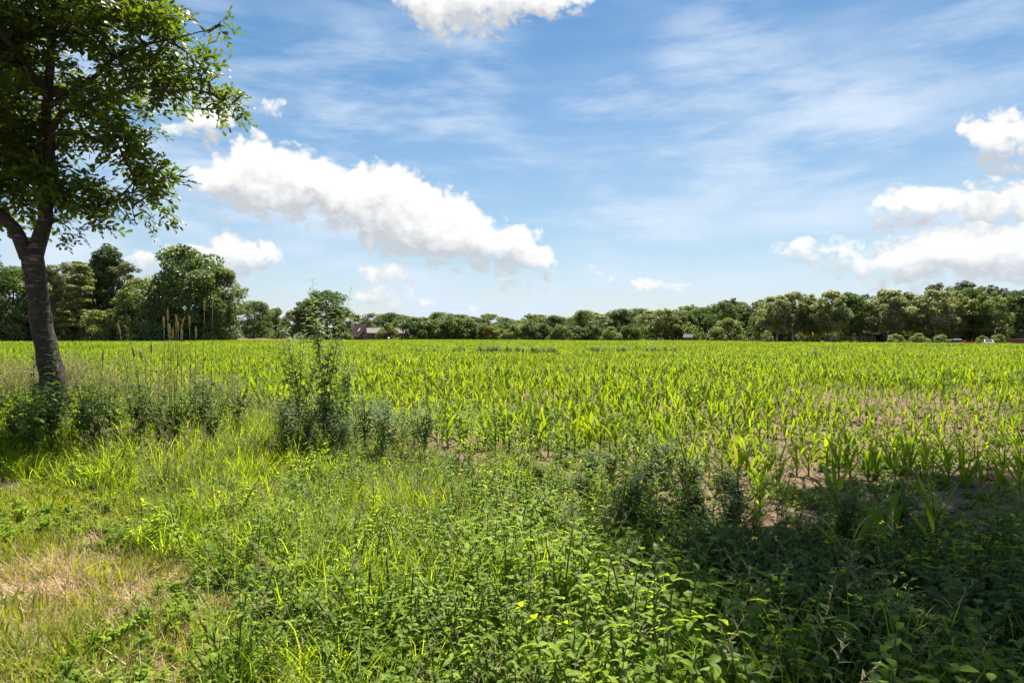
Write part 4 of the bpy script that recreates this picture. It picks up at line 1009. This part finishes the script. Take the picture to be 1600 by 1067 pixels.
# leafy ground weeds, thickest in the middle and right foreground
x, y = sow(24000, -12, 8, 1.6, 18); t = edge_t(x, y)
wl = np.clip((x + 3.4) / 3.4, .2, .9) * np.clip((t + .35) / .7, 0, 1)
ok = in_view(x, y) & ~in_mown(x, y) & (rng.random(len(x)) < wl * (.35 + .65 * vnoise(x, y, 1.0, 25))); x, y = x[ok], y[ok]; dk = rng.random(len(x)) < np.clip((x - .7) / 1.2, 0, .7); xd, yd = x[dk], y[dk]; td = edge_t(xd, yd)  # towards the right more weeds get the darker leaf colour, shade put into colour
put('shade_toned_weeds', LOWW[10:], xd, yd, rng.uniform(.8, 1.5, len(xd)) * np.clip(.6 + .3 * td, .5, 1.1), 'leafy weeds coloured darker to deepen the shade of the right foreground', 'weeds', .2)
x, y = x[~dk], y[~dk]; t = edge_t(x, y)
put('ground_weeds', LOWW[3:10], x, y, rng.uniform(.6, 1.15, len(x)) * np.clip(.6 + .3 * t, .5, 1.1) * (.7 + .85 * vnoise(x, y, .8, 78)) * (1 + .3 * np.clip((x + 1) / 1.5, 0, 1)), 'leafy ground weeds carpeting the middle foreground', 'weeds', .2, 0.0, 1.1)
# weeds in the soil between the front rows
x, y = sow(16000, -6, 18, 4, 20); t = edge_t(x, y)
ok = in_view(x, y) & (t < .3) & (rng.random(len(x)) < .8 * np.clip((vnoise(x, y, .9, 27) - .25) * 2.5, .12, 1) * np.clip(1.2 + t * .12, .1, 1)); x, y = x[ok], y[ok]
put('field_weeds', TINY, x, y, rng.uniform(.6, 1.5, len(x)), 'small seedling weeds on the soil between the maize rows', 'weeds', .1)
# mown strip
x, y = sow(20000, -9, .6, 1.6, 9); bare = vnoise(x, y, .95, 31) * .65 + vnoise(x, y, 2.3, 32) * .35
bare = np.where((x + 2.75) ** 2 / .3 + (y - 4.5) ** 2 / .3 < 1, np.maximum(bare, .52), bare)
ok = in_view(x, y, 1.5) & in_mown(x, y) & (rng.random(len(x)) < np.clip((.72 - bare) * 5.0, .16, 1)); xx, yy = x[ok], y[ok]
put('mown_grass', SHORT, xx, yy, rng.uniform(.6, 1.5, len(xx)) * (.7 + .9 * vnoise(xx, yy, 1.7, 35)), 'short mown grass of the track at lower left', 'grass', .2, .02)
x, y = sow(9000, -9, .6, 1.6, 9); bare = vnoise(x, y, .95, 31) * .65 + vnoise(x, y, 2.3, 32) * .35
ok = in_view(x, y, 1.5) & in_mown(x, y) & (rng.random(len(x)) < np.clip((bare - .3) * 2.2, .12, 1)); x, y = x[ok], y[ok]
put('straw_litter', STRAW, x, y, rng.uniform(.6, 1.2, len(x)), 'dry straw lying on the mown track', 'straw', .1, .03)
x, y = sow(3000, -9, .6, 1.6, 8.5); ok = in_view(x, y, 1.5) & in_mown(x, y) & (rng.random(len(x)) < .9 * (vnoise(x, y, 1.1, 34) > .42)); x, y = x[ok], y[ok]
put('track_weeds', TINY, x, y, rng.uniform(.8, 1.6, len(x)), 'small broad leaved weeds in the mown track', 'weeds', .1, .02)
# clods and stubble on the soil
def clod(seed):
    r = random.Random(seed); m = MB(); vs = []
    for i in range(3):
        for j in range(6):
            a = j * math.pi / 3 + i * .5; rr = (.7, 1.0, .55)[i] * r.uniform(.7, 1.2); vs.append((rr * math.cos(a), rr * math.sin(a), (-.2, .25, .62)[i] * r.uniform(.8, 1.2)))
    fs = [(i * 6 + j, i * 6 + (j + 1) % 6, (i + 1) * 6 + (j + 1) % 6, (i + 1) * 6 + j) for i in range(2) for j in range(6)] + [(12, 13, 14, 15, 16, 17)]
    m.poly(vs, fs); return m.mesh('clod', [M['soil']], False)
CLOD = [source('c', clod(i)) for i in range(5)]
x, y = sow(16000, -5, 18, 4, 17); t = edge_t(x, y); ok = in_view(x, y) & (t < .25) & (t > -9); x, y = x[ok], y[ok]
put('soil_clods', CLOD, x, y, .008 + .055 * rng.random(len(x)) ** 3.2, 'crumbly soil clods between the front maize rows', 'soil', .5)

# ------------------------------------------------------------------ single plants of the verge
def broad_leaf(seed, kind):
    """unit leaf along +x: 'goose' toothed rhomb, 'nettle' toothed ovate, 'ovate' smooth, 'lance' narrow"""
    r = random.Random(seed); m = MB()
    prof = {'goose': ((0, .04), (.14, .06), (.26, .46), (.36, .40), (.46, .44), (.58, .28), (.72, .22), (.86, .10), (1, .01)),
            'nettle': ((0, .05), (.08, .36), (.2, .50), (.3, .46), (.42, .46), (.56, .36), (.7, .28), (.85, .14), (1, .01)),
            'ovate': ((0, .04), (.1, .30), (.22, .54), (.36, .66), (.5, .62), (.65, .48), (.8, .28), (.92, .12), (1, .01)),
            'cut': ((0, .03), (.14, .05), (.24, .46), (.31, .08), (.43, .55), (.51, .08), (.63, .42), (.71, .07), (.84, .22), (1, .01)),
            'lance': ((0, .03), (.12, .10), (.28, .17), (.45, .19), (.6, .16), (.78, .10), (.9, .05), (1, .005))}[kind]
    dr = r.uniform(.15, .5)
    m.strip([(t, .03 * math.sin(t * 4 + seed), .12 * math.sin(t * 2.4) - dr * t * t) for t, w in prof], [w for t, w in prof], Vector((0, 1, 0)), r.uniform(.25, .7), 0, .28, .12)
    return m
def leaf_m(base, az, tilt, L): return Matrix.Translation(base) @ Matrix.Rotation(az, 4, 'Z') @ Matrix.Rotation(-tilt, 4, 'Y') @ Matrix.Scale(L, 4)
def add(m, src, mt, mat=0, tt=0.0):
    b = len(m.v); m.v += [tuple(mt @ Vector(q)) for q in src.v]; m.t += [t + tt for t in src.t]; m.f += [tuple(b + i for i in f) for f in src.f]; m.m += [mat] * len(src.f)
BL = {k: [broad_leaf(i, k) for i in range(4)] for k in ('goose', 'nettle', 'ovate', 'lance', 'cut')}
BLM = {(k, mn): [b.mesh(k + '_leaf', [M[mn]]) for b in BL[k]] for k, mn in (('goose', 'weed'), ('ovate', 'weed2'), ('nettle', 'weed'))}
r = random.Random(17)
def stem_curve(r, h, lean=.12, n=7):
    a = r.uniform(0, 6.28); l = r.uniform(0, lean); return [Vector((math.cos(a) * l * h * (i / (n - 1)) ** 1.6, math.sin(a) * l * h * (i / (n - 1)) ** 1.6, h * i / (n - 1) - .02 * (i == 0))) for i in range(n)]
def on(pts, f): k = f * (len(pts) - 1); i = min(int(k), len(pts) - 2); return pts[i].lerp(pts[i + 1], k - i)
def leafy_thing(name, label, cat, group, x, y, h, kind, mn, n, L, whorl=2.4, lean=.12, branches=0):
    """plant with its leaves as parts of their own"""
    p = thing(name, label, cat, (x, y, 0), 0, group); pts = stem_curve(r, h, lean); m = MB(); m.tube(pts, [.006 * (1 - .7 * i / 6) for i in range(7)], 5)
    part('stem', m, M['stem'], p, True); az = r.uniform(0, 6.28)
    for i in range(n):
        f = .18 + .82 * i / (n - 1); az += whorl + r.uniform(-.3, .3)
        lf = link('leaf', r.choice(BLM[(kind, mn)]), p); lf.matrix_local = leaf_m(on(pts, f), az, r.uniform(-.1, .5) + f * .35, L * (1.2 - .6 * f) * r.uniform(.8, 1.15))
def joined_plant(seed, h, kind, n, L, whorl, pair, lean=.15, branch=0, spread=.4, taper=.6):
    """stem mesh and foliage mesh for plants whose leaves are too small to tell apart"""
    q = random.Random(seed); st, fo = MB(), MB(); stems = [stem_curve(q, h, lean)]
    for b in range(branch):
        f = q.uniform(.1, .6); o = on(stems[0], f); hh = h * (1 - f) * q.uniform(.6, .95); a = q.uniform(0, 6.28); k = q.uniform(.6, 1.25) * spread
        stems.append([o + Vector((math.cos(a) * k * hh * g, math.sin(a) * k * hh * g, hh * g)) for g in (0, .25, .5, .75, 1)])
    for pts in stems:
        hh = (pts[-1] - pts[0]).length; st.tube(pts, [.0055 * (1 - .75 * i / (len(pts) - 1)) for i in range(len(pts))], 4)
        k = max(4, int(n * hh / h)); az = q.uniform(0, 6.28)
        for i in range(k):
            f = .12 + .88 * i / (k - 1); az += whorl + q.uniform(-.3, .3)
            for s in range(2 if pair else 1): add(fo, q.choice(BL[kind]), leaf_m(on(pts, f), az + s * math.pi, q.uniform(-.2, .6), L * (.55 + taper - taper * f) * q.uniform(.6, 1.25)), 0, q.uniform(-.2, .2))
    return st, fo
def family(name, cat, group, label, variants, mats, spots, smin=.85, smax=1.15):
    ms = [(a.mesh('stem', [mats[1]]), b.mesh('foliage', [mats[0]])) for a, b in variants]; out = []
    for i, sp in enumerate(spots):
        x, y = sp[:2]; s = r.uniform(smin, smax) * (sp[2] if len(sp) > 2 else 1)
        p = thing(name, label[i] if isinstance(label, list) else label + ' ' + place(x, y) if name in ('nettle_plant', 'tall_weed') else label, cat, (x, y, 0), r.uniform(0, 6.28), group, (s, s, s)); a, b = ms[i % len(ms)]
        link('stem', a, p); fo = link('foliage', b, p); fo['kind'] = 'stuff'; out.append(p)
    return out
def spots(n, fn, seed, tries=4000):
    q = random.Random(seed); out = []
    for _ in range(tries):
        x, y = q.uniform(-12, 8), q.uniform(2.2, 16)
        if abs(x) < .76 * y and fn(x, y) and all((x - a) ** 2 + (y - b) ** 2 > .03 for a, b in out): out.append((x, y))
        if len(out) == n: break
    return out
T = lambda x, y: float(edge_t(np.float64(x), np.float64(y)))
MW = lambda x, y: bool(in_mown(np.array([x]), np.array([y]))[0])
# goosefoot clump in the bottom middle and more along the verge
leafy_thing('goosefoot_plant', 'goosefoot with a star of long leaves at the left of the bottom middle weed clump', 'weed', 'broad leaved weeds', -.22, 4.15, .46, 'goose', 'weed', 20, .13)
for (x, y, h) in ((-.02, 4.1, .5), (.12, 4.3, .5), (.25, 4.0, .44), (.05, 4.5, .52), (-.12, 4.45, .48), (.38, 4.3, .46)):
    leafy_thing('goosefoot_plant', 'goosefoot with broad toothed leaves in the bottom middle weed clump', 'weed', 'broad leaved weeds', x, y, h, 'goose', 'weed', 18, .12)
for (x, y) in spots(30, lambda x, y: .2 < T(x, y) < 4.6 and not MW(x, y) and x > -3 and y < 9, 41):
    leafy_thing('goosefoot_plant', 'goosefoot with broad toothed leaves scattered in the verge ' + place(x, y), 'weed', 'broad leaved weeds', x, y, r.uniform(.28, .5), 'goose', 'weed', 14, .10)
for (x, y) in spots(46, lambda x, y: .0 < T(x, y) < 3.4 and x > 1.0 and y < 5.8, 42):
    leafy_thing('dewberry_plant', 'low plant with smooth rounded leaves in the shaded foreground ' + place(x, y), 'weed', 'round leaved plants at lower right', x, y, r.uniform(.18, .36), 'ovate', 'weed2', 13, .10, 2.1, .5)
# tall leafy weeds round the mugwort and along the back of the verge
family('tall_weed', 'weed', 'tall weeds at the back of the verge', 'tall loose leafy weed at the back of the verge', [joined_plant(320 + i, 1.0, 'lance', 30, .14, 2.4, False, .25, 6, .5) for i in range(4)], (M['weed'], M['stem']),
       [(-3.6, 10.2), (-4.3, 10.8), (-3.3, 9.8), (-3.9, 9.6), (-4.8, 11.4), (-5.2, 10.9), (-3.5, 11.0), (-2.2, 10.0), (-1.8, 9.7), (-1.5, 9.3), (-4.6, 10.2), (-5.6, 12.0), (-3.0, 10.4), (-5.0, 12.1), (-4.0, 11.6), (-1.0, 9.2), (-.6, 8.7), (-.2, 8.3), (.2, 7.9), (.5, 7.4), (.1, 7.2), (.8, 7.0), (-.5, 7.8), (1.2, 6.8), (1.7, 6.3), (2.3, 5.9), (2.0, 5.5), (2.8, 5.5), (3.3, 5.3), (1.5, 5.9), (3.8, 5.2), (.7, 6.4)], .5, 1.0)
# nettles
family('nettle_plant', 'weed', 'nettles in the verge', 'nettle stalk with paired toothed leaves in the verge', [joined_plant(200 + i, .55, 'nettle', 9, .085, 1.57, True) for i in range(5)], (M['weed2'], M['stem']),
       spots(40, lambda x, y: .1 < T(x, y) < 4.5 and not MW(x, y) and x > -4.5, 43), .7, 1.15)
# willowherb round the foot of the oak
family('willowherb', 'wildflower', 'leafy stalks by the oak', 'tall leafy stalk with drooping narrow leaves by the foot of the leaning oak', [joined_plant(220 + i, 1.5, 'lance', 44, .19, 2.4, False, .12) for i in range(4)], (M['weed2'], M['stem_red']),
       [(-7.9, 10.2), (-7.6, 9.9), (-6.9, 10.3), (-6.6, 10.6), (-6.3, 10.2), (-6.05, 10.8), (-8.3, 10.6), (-8.0, 11.2), (-6.8, 9.7), (-7.3, 9.6), (-5.8, 10.3), (-8.2, 9.8), (-5.6, 11.2), (-7.0, 11.6), (-6.2, 11.5), (-8.5, 11.4), (-7.7, 9.4), (-6.5, 9.3)], .75, 1.1)
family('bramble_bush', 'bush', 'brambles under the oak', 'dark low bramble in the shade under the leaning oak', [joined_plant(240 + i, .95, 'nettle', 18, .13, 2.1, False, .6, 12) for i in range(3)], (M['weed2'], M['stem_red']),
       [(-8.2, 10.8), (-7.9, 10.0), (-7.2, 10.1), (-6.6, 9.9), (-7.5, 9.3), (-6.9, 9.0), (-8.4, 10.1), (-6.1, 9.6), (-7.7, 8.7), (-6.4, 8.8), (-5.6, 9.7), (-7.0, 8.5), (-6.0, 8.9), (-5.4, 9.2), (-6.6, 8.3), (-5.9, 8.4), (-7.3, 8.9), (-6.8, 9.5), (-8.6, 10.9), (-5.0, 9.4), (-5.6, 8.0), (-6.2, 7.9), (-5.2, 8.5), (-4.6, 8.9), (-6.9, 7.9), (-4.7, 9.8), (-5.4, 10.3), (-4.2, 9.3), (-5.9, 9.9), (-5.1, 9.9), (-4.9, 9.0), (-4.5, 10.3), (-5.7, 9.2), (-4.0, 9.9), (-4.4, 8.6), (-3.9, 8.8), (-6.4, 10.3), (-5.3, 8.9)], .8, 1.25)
# mugwort: two tall ones and their lower neighbours
mug = [joined_plant(260 + i, 2.05, 'cut', 74, .125, 2.4, False, .07, 8, .22, .9) for i in range(3)]
family('mugwort', 'weed', 'mugwort clump', ['slim tall mugwort stem at the left of the mid picture clump', 'tallest bushy mugwort rising above the horizon in mid picture', 'shorter loose mugwort right of the tallest stem'], mug, (M['mug'], M['stem_red']), [(-2.92, 9.3, 1.0), (-2.52, 9.2, 1.18), (-2.2, 9.05, .74)], .98, 1.02)
family('mugwort', 'weed', 'mugwort clump', 'waist high mugwort in the clump round the two tall stems', [joined_plant(270 + i, .95, 'cut', 40, .12, 2.4, False, .2, 9) for i in range(4)], (M['mug'], M['stem_red']),
       [(-2.7, 9.0), (-2.35, 8.9), (-2.1, 9.2), (-1.9, 8.8), (-2.9, 8.9), (-2.5, 8.6), (-1.7, 9.1), (-2.15, 8.5), (-1.5, 8.7), (-2.3, 9.5), (-1.85, 9.4), (-3.1, 9.2), (-1.3, 8.9), (-2.75, 8.4), (-2.6, 9.35), (-2.4, 9.15), (-2.65, 8.75), (-2.2, 8.75), (-1.6, 8.4), (-1.1, 8.6)], .6, 1.05)
family('mugwort', 'weed', 'dark feathery weeds', 'dark feathery weed at the edge of the maize right of centre', [joined_plant(280 + i, .62, 'cut', 38, .11, 2.4, False, .3, 9) for i in range(3)], (M['weed2'], M['stem']),
       [(1.0, 7.0), (1.3, 6.6), (1.55, 7.05), (.75, 6.7), (1.75, 6.5), (1.2, 6.2), (1.6, 6.0), (.6, 6.3), (1.9, 6.1), (.3, 6.9), (1.05, 5.8), (1.45, 5.6), (1.75, 7.6), (.9, 5.5), (1.9, 5.7), (1.7, 5.2), (2.5, 5.0), (2.9, 5.1)], .55, 1.1)
# mustard: wiry stems with pods and a few yellow flowers
def mustard(seed):
    q = random.Random(seed); st, fl, pod = MB(), MB(), MB(); h = q.uniform(.55, .8)
    for b in range(6):
        a = q.uniform(0, 6.28); d = Vector((math.cos(a) * .3, math.sin(a) * .3, 1)).normalized(); p = Vector((0, 0, h * .1 * b)); hz = Vector((math.cos(a), math.sin(a), 0)); pts = [p.copy()]
        for k in range(7): p = p + d * h / 8; d = (d + hz * q.uniform(.0, .22) + Vector((0, 0, -.05))).normalized(); pts.append(p.copy())
        st.tube(pts, [.0032, .003, .0027, .0024, .002, .0017, .0014, .001], 4)
        for k in range(16):
            f = .35 + .6 * k / 16; o = on(pts, f); aa = q.uniform(0, 6.28); pod.blade(o, (math.cos(aa), math.sin(aa), .9), .035, .004, .1, 2, q.random())
        for k in range(q.choice((4, 6, 8))):
            c = pts[-1] + Vector((q.uniform(-.014, .014), q.uniform(-.014, .014), q.uniform(-.01, .016)))
            for j in range(4):
                aa = j * 1.57 + q.random(); fl.blade(c, (math.cos(aa), math.sin(aa), .4), .010, .008, .2, 2, q.random())
    return st, pod, fl
MUS = [tuple(b.mesh(n_, [M[k_]]) for b, n_, k_ in zip(mustard(300 + i), ('stem', 'pods', 'flowers'), ('stem', 'grass', 'yellow'))) for i in range(4)]
for i, (x, y) in enumerate([(1.0, 4.7), (1.25, 5.0), (1.45, 4.6), (.85, 5.2), (1.65, 5.1), (1.1, 4.3), (1.9, 4.8), (1.35, 5.5), (.7, 4.85), (1.55, 4.15), (2.05, 4.3), (-.35, 6.2), (-.6, 5.9), (-.1, 5.7), (-.85, 6.4), (2.75, 4.0), (.5, 5.6), (1.8, 3.7)]):
    p = thing('mustard_plant', 'wiry yellow flowered mustard plant in the shaded weeds' if x > .2 else 'yellow flowered mustard plant in the sunny middle of the verge', 'wildflower', (x, y, 0), r.uniform(0, 6.28), 'mustard plants'); s = r.uniform(.85, 1.1); p.scale = (s, s, s)
    for me_, nm in zip(MUS[i % 4], ('stem', 'pods', 'flowers')):
        o = link(nm, me_, p)
        if nm != 'stem': o['kind'] = 'stuff'
# rye stalks standing against the left wood
def rye(label, px, top, d, lean, group):
    q = at(px, top, d); h = q.z; p = thing('rye_stalk', label, 'grass stalk', (q.x - lean, d, 0), 0, group)
    pts = [Vector((lean * (i / 6) ** 2, 0, (h - .1) * i / 6)) for i in range(7)]
    m = MB(); m.tube(pts, [.005 - .0004 * i for i in range(7)], 4); part('stem', m, M['stem'], p, True)
    m = MB(); e = pts[-1]; dd = (pts[-1] - pts[-2]).normalized(); b2 = r.uniform(-.5, .8) * (abs(lean) > .08)
    ep = []; c = e.copy(); dr_ = dd.copy()
    for k in range(6): ep.append(c.copy()); c = c + dr_ * .026; dr_ = (dr_ + Vector((math.copysign(.16, lean) * abs(b2), 0, -.1 * abs(b2)))).normalized()
    m.tube(ep, [.006, .012, .013, .012, .009, .003], 6)
    for k in range(26):
        o = ep[min(5, int(k / 26 * 6))]; a = r.uniform(0, 6.28); m.blade(o, dr_ + Vector((math.cos(a) * .55, math.sin(a) * .55, .2)), .055, .005, .0, 2, r.random())
    part('ear', m, M['ear'], p, True)
    m = MB(); o = pts[r.choice((3, 4, 5))]; a = r.choice((0, math.pi)) + r.uniform(-.4, .4); m.blade(o, (math.cos(a) * .6, math.sin(a) * .6, 1), r.uniform(.14, .24), .012, .55, 5, .6); part('leaf', m, M['grass'], p, True)
for (px, top, d, ln, lab) in ((332, 468, 8.6, .02, 'tallest ripening rye stalk in front of the left wood'), (319, 474, 8.7, .02, 'second tallest rye stalk just left of the tallest'),):
    rye(lab, px, top, d, ln, 'rye stalks before the left wood')
for (px, top, d, ln) in ((262, 490, 8.9, -.03), (256, 502, 9.0, -.02), (275, 500, 8.8, .03), (283, 503, 8.8, .10), (278, 508, 9.1, .02), (265, 513, 9.2, -.03), (296, 499, 9.3, -.02), (306, 517, 9.0, .01), (284, 522, 9.0, .01), (270, 518, 9.1, -.02)):
    rye('shorter rye stalk in the loose group left of the two tallest', px, top, d, ln, 'rye stalks before the left wood')
for (px, top, d, ln) in ((188, 512, 9.0, -.16), (200, 508, 9.0, -.2), (210, 545, 8.2, -.14), (222, 548, 8.2, -.16), (236, 540, 8.6, .02), (160, 552, 8.7, .02)):
    rye('nodding rye stalk between the leaning oak and the upright rye', px, top, d, ln, 'nodding rye stalks')
# darker weed patches out in the field
MP = []
for i in range(3):
    a, b = joined_plant(400 + i, .8, 'lance', 40, .12, 2.4, False, .2, 8); b2 = MB(); b2.v, b2.f, b2.t, b2.m = b.v, b.f, b.t, b.m; MP.append(source('w', b2.mesh('weed_patch', [M['weed2']])))
xs, ys, ss = [], [], []
for (p0, p1, d, n) in ((650, 680, 50, 10), (708, 726, 51, 12), (745, 815, 52, 60), (815, 870, 51, 32), (915, 945, 54, 14), (955, 985, 54, 16), (1010, 1060, 55, 22), (1265, 1290, 42, 8), (1380, 1520, 88, 60), (585, 600, 34, 5)):
    for i in range(n): dd_ = d + rng.normal(0, .5); xs.append(ground_x(rng.uniform(p0, p1), dd_)); ys.append(dd_); ss.append(rng.uniform(.9, 1.35))
put('field_weed_patches', MP, np.array(xs), np.array(ys), np.array(ss), 'grey green weed patches standing in the maize far out', 'weeds', .1)
bpy.context.view_layer.update()
